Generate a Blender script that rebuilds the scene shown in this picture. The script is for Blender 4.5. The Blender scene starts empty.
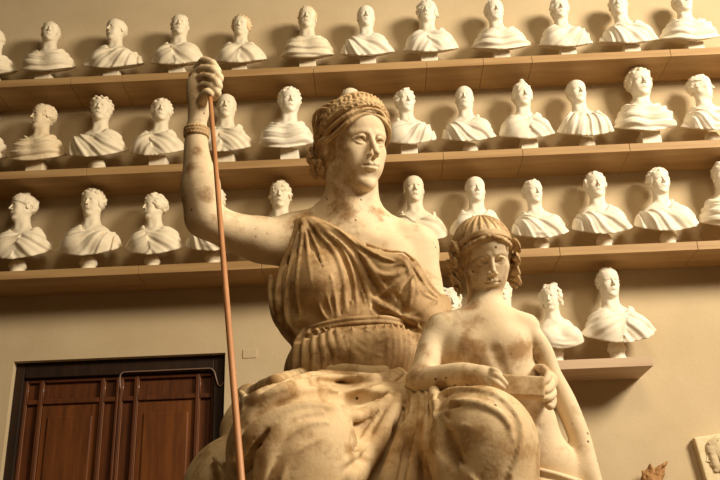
import bpy, math, random
import numpy as np
from mathutils import Vector, Matrix
C = bpy.context.scene.collection
F32 = np.float32
# ------------------------------------------------------------------ camera frame
D = 7.0
CAM = np.array([0.0, -D, 1.6])
FPX = 881.6
YAW, PITCH, ROLL = -0.0148, 0.4009, -0.0379
def cam_axes():
    cy, sy = math.cos(YAW), math.sin(YAW); cp, sp = math.cos(PITCH), math.sin(PITCH)
    w = np.array([sy*cp, cy*cp, sp]); r = np.array([cy, -sy, 0.0]); u = np.cross(r, w)
    cr, sr = math.cos(ROLL), math.sin(ROLL)
    return cr*r+sr*u, -sr*r+cr*u, w
RX, UX, WX = cam_axes()
def ray(px, py):
    d = WX+(px-360)/FPX*RX-(py-240)/FPX*UX
    return d/np.linalg.norm(d)
def at(px, py, y):
    """world point seen at a photo pixel, on the vertical plane at world depth y"""
    d = ray(px, py)
    return CAM+d*((y-CAM[1])/d[1])
def to_px(P):
    q = np.asarray(P)-CAM; z = q@WX
    return 360+FPX*(q@RX)/z, 240-FPX*(q@UX)/z
# ------------------------------------------------------------------ implicit surfaces
class Frame:
    """a local frame: origin, rotation (columns right, forward, up) and scale"""
    def __init__(s, o=(0, 0, 0), R=None, k=1.0):
        s.o = np.array(o, float); s.R = np.eye(3) if R is None else np.array(R, float); s.k = float(k)
    def w(s, p): return s.o+s.k*(s.R@np.array(p, float))
    def l(s, P): return ((P-s.o.astype(F32))@s.R.astype(F32))/F32(s.k)
def face_rot(yaw, pitch=0, roll=0):
    """rotation for a head: faces -Y at yaw 0; yaw>0 turns towards +X (photo right); pitch>0 looks up; roll>0 tips its top to +X"""
    cy, sy = math.cos(yaw), math.sin(yaw)
    f = np.array([sy, -cy, 0]); r = np.array([-cy, -sy, 0]); u = np.array([0, 0, 1.0])
    f2 = math.cos(pitch)*f+math.sin(pitch)*u; u2 = -math.sin(pitch)*f+math.cos(pitch)*u
    r3 = math.cos(roll)*r+math.sin(roll)*u2; u3 = -math.sin(roll)*r+math.cos(roll)*u2
    return np.stack([r3, f2, u3], 1)
W0 = Frame()
def smin(a, b, k):
    if k <= 0: return np.minimum(a, b)
    h = np.maximum(k-np.abs(a-b), 0)/k
    return np.minimum(a, b)-h*h*(k*.25)
def smax(a, b, k): return -smin(-a, -b, k)
class Field:
    def __init__(s, lo, hi, h):
        s.lo = np.array(lo, float); s.h = h
        s.n = np.ceil((np.array(hi)-s.lo)/h).astype(int)+1
        s.d = np.full(s.n, 1.0, F32)
        s.ax = [(s.lo[i]+h*np.arange(s.n[i])).astype(F32) for i in range(3)]
    def block(s, lo, hi):
        a = np.clip(np.floor((np.array(lo)-s.lo)/s.h).astype(int), 0, s.n)
        b = np.clip(np.ceil((np.array(hi)-s.lo)/s.h).astype(int)+1, 0, s.n)
        if (b <= a).any(): return None, None
        sl = tuple(slice(a[i], b[i]) for i in range(3))
        g = np.meshgrid(*[s.ax[i][sl[i]] for i in range(3)], indexing='ij')
        return sl, np.stack(g, -1)
    def apply(s, sl, d, k, op):
        if op == 'u': s.d[sl] = smin(s.d[sl], d, k)
        elif op == 's': s.d[sl] = smax(s.d[sl], -d, k)
        elif op == 'i': s.d[sl] = smax(s.d[sl], d, k)
    def ell(s, c, r, k=0, op='u', fr=W0, R=None):
        """ellipsoid centre c radii r, in frame fr; optional extra local rotation R"""
        r = np.array([r]*3 if np.isscalar(r) else r, float)
        cw = fr.w(c); m = r.max()*fr.k+k*fr.k+3*s.h
        sl, P = s.block(cw-m, cw+m)
        if sl is None: return
        q = fr.l(P)-np.array(c, F32)
        if R is not None: q = q@np.array(R, F32)
        k0 = np.linalg.norm(q/r.astype(F32), axis=-1); k1 = np.linalg.norm(q/(r*r).astype(F32), axis=-1)+1e-9
        s.apply(sl, (k0*(k0-1)/k1*fr.k).astype(F32), k*fr.k, op)
    def cone(s, a, b, ra, rb, k=0, op='u', fr=W0, flat=None):
        a = np.array(a, float); b = np.array(b, float)
        A, B = fr.w(a), fr.w(b); m = max(ra, rb)*fr.k+k*fr.k+3*s.h
        sl, P = s.block(np.minimum(A, B)-m, np.maximum(A, B)+m)
        if sl is None: return
        q = fr.l(P)-a.astype(F32); ab = (b-a).astype(F32); L = float(ab@ab)+1e-12
        t = np.clip((q@ab)/L, 0, 1)
        e = q-t[..., None]*ab
        if flat is not None:
            ax = np.array(flat[0], F32); ax = ax/np.linalg.norm(ax)
            e = e+(e@ax)[..., None]*ax*(flat[1]-1)
        d = np.linalg.norm(e, axis=-1)-(ra+(rb-ra)*t)
        s.apply(sl, (d*fr.k).astype(F32), k*fr.k, op)
    def tube(s, pts, rs, k=0, op='u', fr=W0, n=None, kk=None):
        """smooth tube through control points (Catmull-Rom), radii per point; its own segments are joined hard first"""
        pts = np.array(pts, float); rs = np.array([rs]*len(pts) if np.isscalar(rs) else rs, float)
        n = n or 4
        Q = [];
        ext = np.vstack([2*pts[0]-pts[1], pts, 2*pts[-1]-pts[-2]])
        for i in range(len(pts)-1):
            p0, p1, p2, p3 = ext[i:i+4]
            for j in range(n):
                t = j/n
                Q.append((.5*((2*p1)+(-p0+p2)*t+(2*p0-5*p1+4*p2-p3)*t*t+(-p0+3*p1-3*p2+p3)*t**3), rs[i]+(rs[i+1]-rs[i])*t))
        Q.append((pts[-1], rs[-1]))
        wp = np.array([fr.w(q[0]) for q in Q]); m = rs.max()*fr.k+k*fr.k+3*s.h
        sl, P = s.block(wp.min(0)-m, wp.max(0)+m)
        if sl is None: return
        if P[..., 0].size > 4e5 and len(Q) > 6:            # long tubes: work segment pairs
            h = len(pts)//2
            if h >= 1 and len(pts) > 2:
                s.tube(pts[:h+1], rs[:h+1], k, op, fr, n); s.tube(pts[h:], rs[h:], k, op, fr, n); return
        X = fr.l(P); dm = None
        for (a, ra), (b, rb) in zip(Q[:-1], Q[1:]):
            q = X-a.astype(F32); ab = (b-a).astype(F32); L = float(ab@ab)+1e-12
            t = np.clip((q@ab)/L, 0, 1)
            d = np.linalg.norm(q-t[..., None]*ab, axis=-1)-(ra+(rb-ra)*t).astype(F32)
            dm = d if dm is None else np.minimum(dm, d)
        s.apply(sl, (dm*fr.k).astype(F32), k*fr.k, op)
    def box(s, c, r, rd=0, k=0, op='u', fr=W0, R=None):
        cw = fr.w(c); m = np.linalg.norm(r)*fr.k+k*fr.k+3*s.h
        sl, P = s.block(cw-m, cw+m)
        if sl is None: return
        q = fr.l(P)-np.array(c, F32)
        if R is not None: q = q@np.array(R, F32)
        q = np.abs(q)-(np.array(r, F32)-F32(rd))
        d = np.linalg.norm(np.maximum(q, 0), axis=-1)+np.minimum(q.max(-1), 0)-rd
        s.apply(sl, (d*fr.k).astype(F32), k*fr.k, op)
    def func(s, fn, lo=None, hi=None):
        """fn(P, d) -> new d over a block"""
        lo = s.lo if lo is None else lo
        hi = s.lo+s.h*s.n if hi is None else hi
        sl, P = s.block(lo, hi)
        if sl is not None: s.d[sl] = fn(P, s.d[sl]).astype(F32)
    def sample(s, P):
        g = (np.asarray(P)-s.lo)/s.h; i = np.floor(g).astype(int)
        if (i < 0).any() or (i >= s.n-1).any(): return 1.0
        f = g-i; c = s.d[i[0]:i[0]+2, i[1]:i[1]+2, i[2]:i[2]+2]
        c = c[0]*(1-f[0])+c[1]*f[0]; c = c[0]*(1-f[1])+c[1]*f[1]
        return c[0]*(1-f[2])+c[1]*f[2]
    def hit(s, px, py, tmax=7.5, off=0.0):
        """first surface point seen through a photo pixel"""
        d = ray(px, py)
        t = 1.5
        ts = np.arange(1.5, tmax, s.h*.8); G = (CAM+ts[:, None]*d-s.lo)/s.h
        I = np.round(G).astype(int); ok = ((I >= 0) & (I < s.n)).all(1)
        if not ok.any(): return None
        ts = ts[ok]; I = I[ok]; v = s.d[I[:, 0], I[:, 1], I[:, 2]]
        j = np.where(v < 0)[0]
        if len(j) == 0:
            j = [int(np.argmin(v))]
        t = ts[j[0]]
        for _ in range(6):
            v = s.sample(CAM+d*t); t += float(np.clip(v, -s.h, s.h))*.8
        return CAM+d*(t-off)
    def mesh(s, crop=None):
        """surface nets -> (verts, quads)"""
        d = s.d; ins = d < 0
        n = np.array(d.shape)
        act = np.zeros(n-1, bool)
        c = [ins[i:n[0]-1+i, j:n[1]-1+j, k:n[2]-1+k] for i in (0, 1) for j in (0, 1) for k in (0, 1)]
        a = c[0].copy(); o = c[0].copy()
        for x in c[1:]: a &= x; o |= x
        act = o & ~a
        idx = np.full(n-1, -1, np.int64); I = np.argwhere(act); idx[act] = np.arange(len(I))
        acc = np.zeros((len(I), 3)); cnt = np.zeros(len(I))
        cor = [(i, j, k) for i in (0, 1) for j in (0, 1) for k in (0, 1)]
        for p in cor:
            for ax in range(3):
                if p[ax] == 1: continue
                q = list(p); q[ax] = 1
                v0 = d[I[:, 0]+p[0], I[:, 1]+p[1], I[:, 2]+p[2]].astype(float)
                v1 = d[I[:, 0]+q[0], I[:, 1]+q[1], I[:, 2]+q[2]].astype(float)
                m = (v0 < 0) != (v1 < 0); t = np.where(m, v0/(np.where(m, v0-v1, 1)), 0)
                pt = np.tile(np.array(p, float), (len(I), 1)); pt[:, ax] = t
                acc += pt*m[:, None]; cnt += m
        V = s.lo+s.h*(I+acc/cnt[:, None])
        Q = []
        for ax in range(3):
            b1, b2 = [(1, 2), (2, 0), (0, 1)][ax]
            sa = [slice(None)]*3; sb = [slice(None)]*3; sa[ax] = slice(0, n[ax]-1); sb[ax] = slice(1, n[ax])
            i0, i1 = ins[tuple(sa)], ins[tuple(sb)]
            E = np.argwhere(i0 != i1)
            E = E[(E[:, b1] > 0) & (E[:, b2] > 0) & (E[:, b1] < n[b1]-1) & (E[:, b2] < n[b2]-1)]
            fl = i0[E[:, 0], E[:, 1], E[:, 2]]
            def g(o1, o2):
                J = E.copy(); J[:, b1] -= o1; J[:, b2] -= o2
                return idx[J[:, 0], J[:, 1], J[:, 2]]
            q = np.stack([g(1, 1), g(0, 1), g(0, 0), g(1, 0)], 1)
            q[~fl] = q[~fl][:, ::-1]
            Q.append(q)
        Q = np.vstack(Q); Q = Q[(Q >= 0).all(1)]
        if crop is not None:
            keep = crop(V); kf = keep[Q].all(1); Q = Q[kf]
        used = np.zeros(len(V), bool); used[Q] = True
        mp = np.cumsum(used)-1
        return V[used], mp[Q]
def relax(V, Q, it=1, lam=.5):
    for _ in range(it):
        acc = np.zeros_like(V); cnt = np.zeros(len(V))
        for i in range(4):
            a = Q[:, i]; b = Q[:, (i+1) % 4]
            np.add.at(acc, a, V[b]); np.add.at(acc, b, V[a]); np.add.at(cnt, a, 1); np.add.at(cnt, b, 1)
        cnt[cnt == 0] = 1
        V = V+(acc/cnt[:, None]-V)*lam
    return V
def mesh_obj(name, parts, mat, parent=None, smooth=True, origin=None):
    """ONE mesh object out of a list of (verts, quads) pieces"""
    Vs, Qs, o = [], [], 0
    for V, Q in parts:
        Vs.append(V); Qs.append(Q+o); o += len(V)
    V = np.vstack(Vs); Q = np.vstack(Qs)
    if origin is None: origin = np.zeros(3)
    V = V-np.asarray(origin)
    me = bpy.data.meshes.new(name)
    me.vertices.add(len(V)); me.vertices.foreach_set('co', V.astype(F32).ravel())
    me.loops.add(Q.size); me.loops.foreach_set('vertex_index', Q.astype(np.int32).ravel())
    me.polygons.add(len(Q)); me.polygons.foreach_set('loop_start', np.arange(0, Q.size, 4, dtype=np.int32))
    me.update(calc_edges=True); me.validate()
    me.polygons.foreach_set('use_smooth', np.full(len(me.polygons), smooth)); me.update()
    if mat: me.materials.append(mat)
    ob = bpy.data.objects.new(name, me); C.objects.link(ob)
    if parent is not None: ob.parent = parent
    else: ob.location = Vector(origin)
    return ob
# ------------------------------------------------------------------ head
def fbm(P, f, seed=0, oct=2):
    P = P.astype(F32)*F32(f); r = np.zeros(P.shape[:-1], F32); a = 1.0
    rng = np.random.RandomState(seed)
    for o in range(oct):
        for _ in range(3):
            v = rng.normal(size=3); v /= np.linalg.norm(v); ph = rng.rand()*6.28
            r += a*np.sin(P@v.astype(F32)*F32(2.1**o)+ph+1.3*np.sin(P@np.roll(v, 1).astype(F32)*F32(1.7*2.1**o)))
        a *= .5
    return r/3
def head(f, fr, fem=0.0, child=0.0, nose=1.0, neck=True, eyes=True, fine=True, nx=.2, neckto=(0, -.13, -.85)):
    """face towards +v of the frame; crown w=.5, chin w=-.5"""
    j = 1-.18*fem-.12*child
    f.ell((0, -.07, .13), (.325, .41, .365), 0, 'u', fr)
    f.ell((0, .10, .17), (.265, .245, .25), .08, 'u', fr)
    f.ell((0, .10, -.10), (.245+.015*child, .25, .33), .08, 'u', fr)
    for s in (-1, 1):
        f.cone((s*.205*j, -.03, -.2), (s*.06, .225, -.40+.02*child), .075, .07, .08, 'u', fr)
        f.ell((s*.15, .215, -.10), (.095, .085, .09), .06, 'u', fr)                    # cheek
        f.ell((s*.11, .215, -.23), (.095, .09+.02*child, .12), .07, 'u', fr)
        f.cone((s*.045, .325, .075), (s*.19, .25, .07), .028, .03, .045, 'u', fr)      # brow
    f.ell((0, .265, -.435), (.07, .06, .055), .06, 'u', fr)                            # chin
    f.ell((0, .29, -.25), (.10, .06, .09), .06, 'u', fr)                               # mouth mound
    for s in (-1, 1):
        f.ell((s*.115, .385, .008), (.092, .105, .056), .03, 's', fr)                   # socket
    f.cone((0, .325, .06), (0, .412+.03*(nose-1), -.12+.025*child), .026, .029, .026, 'u', fr)
    f.ell((0, .425+.04*(nose-1), -.143+.025*child), (.030, .034, .030), .02, 'u', fr)
    for s in (-1, 1):
        f.ell((s*.040, .375, -.155), (.024, .036, .025), .014, 'u', fr)
        if fine: f.ell((s*.023, .40, -.182), (.013, .024, .014), .006, 's', fr)
    for s in (-1, 1):
        f.ell((s*.118, .250+.008*child, .0), (.070+.006*child, .072, .064+.004*child), .008, 'u', fr)                    # ball
        if fine:
            f.tube([(s*.048, .30, -.008), (s*.085, .333, .035), (s*.135, .328, .036), (s*.185, .285, .002)], [.010, .015, .015, .010], .012, 'u', fr, 3)
            f.tube([(s*.052, .30, -.012), (s*.09, .322, -.036), (s*.14, .315, -.034), (s*.182, .282, -.006)], [.008, .010, .010, .008], .012, 'u', fr, 3)
    # lips
    f.tube([(-.085, .312, -.258), (-.035, .352, -.238), (0, .352, -.243), (.035, .352, -.238), (.085, .312, -.258)], [.008, .021, .018, .021, .008], .016, 'u', fr, 3)
    f.tube([(-.075, .312, -.268), (-.03, .345, -.285), (.03, .345, -.285), (.075, .312, -.268)], [.008, .023, .023, .008], .016, 'u', fr, 3)
    if fine:
        f.tube([(-.09, .335, -.258), (-.03, .378, -.2605), (0, .38, -.264), (.03, .378, -.2605), (.09, .335, -.258)], .011, .007, 's', fr, 3)
        f.ell((0, .36, -.325), (.06, .035, .022), .03, 's', fr)
        f.ell((0, .385, -.205), (.012, .03, .03), .012, 's', fr)
    for s in (-1, 1):
        f.ell((s*.315, -.04, -.03), (.03, .065, .10), .02, 'u', fr)
        if fine: f.ell((s*.345, -.025, -.015), (.014, .04, .065), .015, 's', fr)
    if neck: f.cone((0, -.07, -.22), neckto, nx, nx*1.05, .10, 'u', fr)
def out(f, name, mat, parent, it=1, lam=.4, crop=None, origin=None):
    V, Q = f.mesh(crop)
    return mesh_obj(name, [(relax(V, Q, it, lam), Q)], mat, parent, origin=origin)
# ------------------------------------------------------------------ materials
def mat(name, col, rough=.8, var=None, scale=4, bump=0, bscale=60, spec=.3, stretch=(1, 1, 1), var2=None, v2scale=20, v2pos=(.55, .68), loc=(0, 0, 0), patches=None, pits=0):
    m = bpy.data.materials.new(name); m.use_nodes = True
    nt = m.node_tree; N = nt.nodes; L = nt.links; b = N['Principled BSDF']
    b.inputs['Roughness'].default_value = rough; b.inputs['Specular IOR Level'].default_value = spec
    tc = N.new('ShaderNodeTexCoord'); mp = N.new('ShaderNodeMapping'); mp.inputs['Scale'].default_value = stretch; mp.inputs['Location'].default_value = loc
    L.new(tc.outputs['Object'], mp.inputs['Vector'])
    cur = None
    if var is not None:
        n = N.new('ShaderNodeTexNoise'); n.inputs['Scale'].default_value = scale; n.inputs['Detail'].default_value = 6; n.inputs['Roughness'].default_value = .6
        L.new(mp.outputs[0], n.inputs['Vector'])
        r = N.new('ShaderNodeValToRGB'); r.color_ramp.elements[0].position = .35; r.color_ramp.elements[1].position = .65
        r.color_ramp.elements[0].color = (*col, 1); r.color_ramp.elements[1].color = (*var, 1)
        L.new(n.outputs['Fac'], r.inputs['Fac']); cur = r.outputs['Color']
    if var2 is not None:
        n = N.new('ShaderNodeTexNoise'); n.inputs['Scale'].default_value = v2scale; n.inputs['Detail'].default_value = 5; n.inputs['Roughness'].default_value = .65
        L.new(mp.outputs[0], n.inputs['Vector'])
        r = N.new('ShaderNodeValToRGB'); r.color_ramp.elements[0].position = v2pos[0]; r.color_ramp.elements[1].position = v2pos[1]
        r.color_ramp.elements[0].color = (0, 0, 0, 1); r.color_ramp.elements[1].color = (1, 1, 1, 1)
        L.new(n.outputs['Fac'], r.inputs['Fac'])
        mx = N.new('ShaderNodeMix'); mx.data_type = 'RGBA'
        L.new(r.outputs['Color'], mx.inputs[0])
        if cur: L.new(cur, mx.inputs[6])
        else: mx.inputs[6].default_value = (*col, 1)
        mx.inputs[7].default_value = (*var2, 1); cur = mx.outputs[2]
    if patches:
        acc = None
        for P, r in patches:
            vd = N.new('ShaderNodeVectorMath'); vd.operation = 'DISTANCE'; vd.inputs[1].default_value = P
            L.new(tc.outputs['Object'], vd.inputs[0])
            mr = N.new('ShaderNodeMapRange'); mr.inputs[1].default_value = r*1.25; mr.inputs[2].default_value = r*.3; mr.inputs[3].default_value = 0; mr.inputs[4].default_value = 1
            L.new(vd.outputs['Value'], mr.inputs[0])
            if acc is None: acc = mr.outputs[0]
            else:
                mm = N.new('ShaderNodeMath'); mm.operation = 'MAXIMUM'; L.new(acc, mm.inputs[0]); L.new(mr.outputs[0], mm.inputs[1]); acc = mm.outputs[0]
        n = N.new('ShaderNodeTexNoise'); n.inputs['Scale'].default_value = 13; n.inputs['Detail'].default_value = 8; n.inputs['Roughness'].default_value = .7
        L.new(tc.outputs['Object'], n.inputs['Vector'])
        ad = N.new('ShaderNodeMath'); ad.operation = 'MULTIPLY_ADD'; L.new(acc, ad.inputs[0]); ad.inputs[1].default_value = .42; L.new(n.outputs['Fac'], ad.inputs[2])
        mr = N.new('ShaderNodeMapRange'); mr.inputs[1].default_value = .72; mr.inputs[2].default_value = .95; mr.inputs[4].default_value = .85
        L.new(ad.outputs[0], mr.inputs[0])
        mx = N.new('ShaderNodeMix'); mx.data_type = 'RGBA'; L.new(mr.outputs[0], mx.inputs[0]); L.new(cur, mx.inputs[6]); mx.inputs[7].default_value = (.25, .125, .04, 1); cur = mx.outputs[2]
    if pits:
        vo = N.new('ShaderNodeTexVoronoi'); vo.inputs['Scale'].default_value = pits; L.new(tc.outputs['Object'], vo.inputs['Vector'])
        n = N.new('ShaderNodeTexNoise'); n.inputs['Scale'].default_value = 5; L.new(tc.outputs['Object'], n.inputs['Vector'])
        m1 = N.new('ShaderNodeMapRange'); m1.inputs[1].default_value = .07; m1.inputs[2].default_value = .13; m1.inputs[3].default_value = 1; m1.inputs[4].default_value = 0; L.new(vo.outputs['Distance'], m1.inputs[0])
        m2 = N.new('ShaderNodeMapRange'); m2.inputs[1].default_value = .5; m2.inputs[2].default_value = .6; L.new(n.outputs['Fac'], m2.inputs[0])
        mu = N.new('ShaderNodeMath'); mu.operation = 'MULTIPLY'; L.new(m1.outputs[0], mu.inputs[0]); L.new(m2.outputs[0], mu.inputs[1])
        mx = N.new('ShaderNodeMix'); mx.data_type = 'RGBA'; L.new(mu.outputs[0], mx.inputs[0]); L.new(cur, mx.inputs[6]); mx.inputs[7].default_value = (.10, .05, .02, 1); cur = mx.outputs[2]
    if cur: L.new(cur, b.inputs['Base Color'])
    else: b.inputs['Base Color'].default_value = (*col, 1)
    if bump:
        n = N.new('ShaderNodeTexNoise'); n.inputs['Scale'].default_value = bscale; n.inputs['Detail'].default_value = 4
        L.new(mp.outputs[0], n.inputs['Vector'])
        bp = N.new('ShaderNodeBump'); bp.inputs['Strength'].default_value = bump; bp.inputs['Distance'].default_value = .01
        L.new(n.outputs['Fac'], bp.inputs['Height']); L.new(bp.outputs[0], b.inputs['Normal'])
    return m
M = {}
M['wall'] = mat('wall_plaster', (.50, .385, .235), .92, (.57, .45, .285), 1.3, .15, 30, .1)
M['floor'] = mat('floor_stone', (.20, .13, .07), .7, (.26, .17, .10), 3)
M['shelf'] = mat('oak_shelf', (.33, .19, .075), .55, (.44, .275, .12), 3, .1, 40, .3, stretch=(.4, 3, 6))
M['shelf_dark'] = mat('oak_shelf_aged', (.36, .19, .07), .6, (.45, .25, .10), 3, .1, 40, .3, stretch=(.4, 3, 6))
M['shelf_pale'] = mat('beech_shelf', (.44, .30, .19), .6, (.52, .37, .24), 3, .1, 40, .3, stretch=(.4, 3, 6))
M['plaster'] = [mat('bust_plaster', (.70, .59, .42), .75, (.78, .68, .51), 9, .12, 80, .25, var2=(.62, .46, .26), v2scale=14, v2pos=(.6, .75)),
                mat('bust_plaster_white', (.78, .69, .54), .75, (.84, .76, .62), 9, .12, 80, .25, var2=(.72, .58, .38), v2scale=12, v2pos=(.62, .78)),
                mat('bust_plaster_ivory', (.66, .52, .33), .75, (.73, .60, .41), 9, .12, 80, .25, var2=(.55, .38, .19), v2scale=13, v2pos=(.56, .72)),
                mat('bust_plaster_brown', (.60, .42, .23), .75, (.70, .53, .32), 9, .12, 80, .25, var2=(.42, .26, .12), v2scale=15, v2pos=(.55, .7))]
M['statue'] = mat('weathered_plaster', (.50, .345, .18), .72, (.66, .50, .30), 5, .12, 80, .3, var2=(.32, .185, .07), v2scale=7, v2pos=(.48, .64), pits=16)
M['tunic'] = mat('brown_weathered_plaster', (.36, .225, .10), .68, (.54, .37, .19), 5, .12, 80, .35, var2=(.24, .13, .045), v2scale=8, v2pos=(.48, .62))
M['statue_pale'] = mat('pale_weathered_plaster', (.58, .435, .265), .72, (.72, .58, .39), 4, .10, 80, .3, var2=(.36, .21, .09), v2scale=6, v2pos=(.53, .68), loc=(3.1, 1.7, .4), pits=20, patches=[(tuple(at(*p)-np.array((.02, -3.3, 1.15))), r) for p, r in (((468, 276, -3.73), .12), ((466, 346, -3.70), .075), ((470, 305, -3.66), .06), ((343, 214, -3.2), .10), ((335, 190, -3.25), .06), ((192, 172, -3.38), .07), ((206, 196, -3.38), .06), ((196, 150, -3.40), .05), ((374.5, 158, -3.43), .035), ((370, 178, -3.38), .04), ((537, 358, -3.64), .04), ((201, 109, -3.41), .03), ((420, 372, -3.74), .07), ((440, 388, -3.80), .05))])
M['hair'] = mat('dark_weathered_plaster', (.42, .27, .13), .75, (.56, .40, .21), 9, .4, 70, .3, var2=(.27, .15, .06), v2scale=10, v2pos=(.52, .68))
M['rod'] = mat('copper_rod', (.40, .17, .065), .45, (.48, .22, .09), 8, spec=.5)
M['door'] = mat('walnut', (.060, .018, .005), .5, (.115, .034, .009), 3.0, .1, 20, .3, stretch=(7, 7, .7))
M['door_panel'] = mat('walnut_panel', (.085, .026, .007), .45, (.17, .055, .013), 2.6, .1, 20, .3, stretch=(6, 6, .5))
M['door_dark'] = mat('walnut_dark', (.016, .008, .004), .6, (.03, .013, .006), 3, spec=.25, stretch=(6, 6, .8))
M['bead'] = mat('polished_bead', (.22, .09, .04), .25, spec=.8)
M['terracotta'] = mat('terracotta', (.30, .14, .05), .85, (.42, .23, .09), 25, .5, 60)
M['relief'] = mat('relief_plaster', (.66, .53, .32), .8, (.74, .61, .40), 8, .3, 60, .2)
# ------------------------------------------------------------------ object helpers
def tag(o, label=None, cat=None, group=None, kind=None):
    for k, v in (('label', label), ('category', cat), ('group', group), ('kind', kind)):
        if v: o[k] = v
    return o
def empty(name, loc, rz=0):
    o = bpy.data.objects.new(name, None); C.objects.link(o); o.location = Vector(loc); o.rotation_euler = (0, 0, rz)
    o.empty_display_size = .1
    return o
class MB:
    """collects boxes, prisms and lathes and links them as ONE mesh object"""
    def __init__(s): s.v = []; s.f = []
    def add(s, V, Fc):
        o = len(s.v); s.v += [tuple(map(float, p)) for p in V]; s.f += [tuple(i+o for i in q) for q in Fc]
    def box(s, x0, x1, y0, y1, z0, z1):
        V = [(x, y, z) for x in (x0, x1) for y in (y0, y1) for z in (z0, z1)]
        s.add(V, [(0, 1, 3, 2), (4, 6, 7, 5), (0, 4, 5, 1), (2, 3, 7, 6), (0, 2, 6, 4), (1, 5, 7, 3)])
    def lathe(s, prof, c=(0, 0, 0), n=24):
        V = []; Fc = []
        for r, z in prof:
            for i in range(n):
                a = 2*math.pi*i/n; V.append((c[0]+r*math.cos(a), c[1]+r*math.sin(a), c[2]+z))
        for j in range(len(prof)-1):
            for i in range(n): Fc.append((j*n+i, j*n+(i+1) % n, (j+1)*n+(i+1) % n, (j+1)*n+i))
        Fc.append(tuple(range(n))[::-1]); Fc.append(tuple((len(prof)-1)*n+i for i in range(n)))
        s.add(V, Fc)
    def rod(s, pts, r, n=10):
        pts = [np.array(p, float) for p in pts]; V = []; Fc = []; prev = None
        for i, p in enumerate(pts):
            t = pts[min(i+1, len(pts)-1)]-pts[max(i-1, 0)]; t /= np.linalg.norm(t)
            a = prev if prev is not None else (np.array([0, 1.0, 0]) if abs(t[1]) < .9 else np.array([1.0, 0, 0]))
            a = a-t*(a@t); a /= np.linalg.norm(a); b = np.cross(t, a); prev = a
            rr = r[i] if hasattr(r, '__len__') else r
            for k in range(n):
                th = 2*math.pi*k/n; V.append(p+rr*(math.cos(th)*a+math.sin(th)*b))
        for i in range(len(pts)-1):
            for k in range(n): Fc.append((i*n+k, i*n+(k+1) % n, (i+1)*n+(k+1) % n, (i+1)*n+k))
        Fc.append(tuple(range(n))[::-1]); Fc.append(tuple((len(pts)-1)*n+k for k in range(n)))
        s.add(V, Fc)
    def build(s, name, m, parent=None, smooth=False, bevel=0):
        me = bpy.data.meshes.new(name); me.from_pydata(s.v, [], s.f); me.update()
        if m: me.materials.append(m)
        o = bpy.data.objects.new(name, me); C.objects.link(o)
        if parent is not None: o.parent = parent
        if smooth:
            me.polygons.foreach_set('use_smooth', [True]*len(me.polygons))
        if bevel:
            b = o.modifiers.new('b', 'BEVEL'); b.width = bevel; b.segments = 2; b.limit_method = 'ANGLE'
        return o
# ------------------------------------------------------------------ the setting
DX0, DX1, DZ = -2.995, -1.245, 3.615
XL, XR, ZT, YF = -5.2, 5.2, 7.6, -10.5
w = MB()
w.box(XL, DX0, 0, .25, 0, ZT); w.box(DX1, XR, 0, .25, 0, ZT); w.box(DX0, DX1, 0, .25, DZ, ZT)
tag(w.build('wall_back', M['wall']), kind='structure')
w = MB(); w.box(XL, XR, YF, .25, -.15, 0); tag(w.build('floor', M['floor']), kind='structure')
# ---- door
def dx(px): return at(px, 376, 0.08)[0]
def dz(py, px=120): return at(px, py, 0.08)[2]
door = empty('door_1', ((DX0+DX1)/2, .08, 0)); tag(door, kind='structure')
ox = (DX0+DX1)/2
def dbox(x0, x1, y0, y1, z0, z1, name, m, parent=door, bevel=.004):
    b = MB(); b.box(x0-ox, x1-ox, y0, y1, z0, z1); return b.build(name, m, parent, bevel=bevel)
b = MB()
FW = .075
b.box(DX0-ox, DX0-ox+FW, -.02, .10, 0, DZ); b.box(DX1-ox-.10, DX1-ox, -.02, .10, 0, DZ); b.box(DX0-ox+FW+.001, DX1-ox-.101, -.02, .10, DZ-.13, DZ)
b.build('door_frame', M['door_dark'], door, bevel=.006)
il, ir, it_ = DX0+FW, DX1-.10, DZ-.13
mid = (il+ir)/2+.0
zr1, zr0 = it_-.175, it_-.215       # rail under the short top panels
def leaf(x0, x1, flip):
    lf = dbox(x0+.003, x1-.003, .045, .075, .02, it_-.003, 'door_leaf', M['door'])
    W = x1-x0
    fr_ = [0, .035, .155, .20, .80, .845, .965, 1.0]
    xs = [x0+W*t for t in fr_]
    bars = MB()
    for i in (0, 2, 4, 6):
        bars.box(xs[i]-ox, xs[i+1]-ox, .012, .05, .02, it_-.003)
    for za, zb in ((zr0, zr1), (it_-.035, it_-.003), (.02, .22), (1.25, 1.37)):
        bars.box(x0-ox, x1-ox, .016, .05, za, zb)
    bars.build('panel_bars', M['door'], lf, bevel=.008)
    # raised fields
    fld = MB()
    xa, xb = xs[3]+.05, xs[4]-.05
    for za, zb in ((1.44, zr0-.10), (.30, 1.18)):
        fld.box(xa-ox, xb-ox, .028, .05, za, zb)
    fld.build('raised_panel', M['door_panel'], lf, bevel=.012)
    fl = MB()
    for za, zb in ((1.37, zr0), (.22, 1.25)):
        fl.box(xs[3]-ox+.006, xs[4]-ox-.006, .038, .05, za, zb)
    fl.build('sunk_panel', M['door_panel'], lf, bevel=.003)
    bd = MB()
    for i in (1, 3, 5):
        xx = xs[i]-ox+.004
        bd.rod([(xx, .018, .22), (xx, .018, zr0-.004)], .0045, 8); bd.rod([(xx, .018, zr1+.004), (xx, .018, it_-.04)], .0045, 8)
    bd.build('bead_moulding', M['bead'], lf, smooth=True)
    return lf
leaf(il, mid, 0); lr = leaf(mid, ir, 1)
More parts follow.
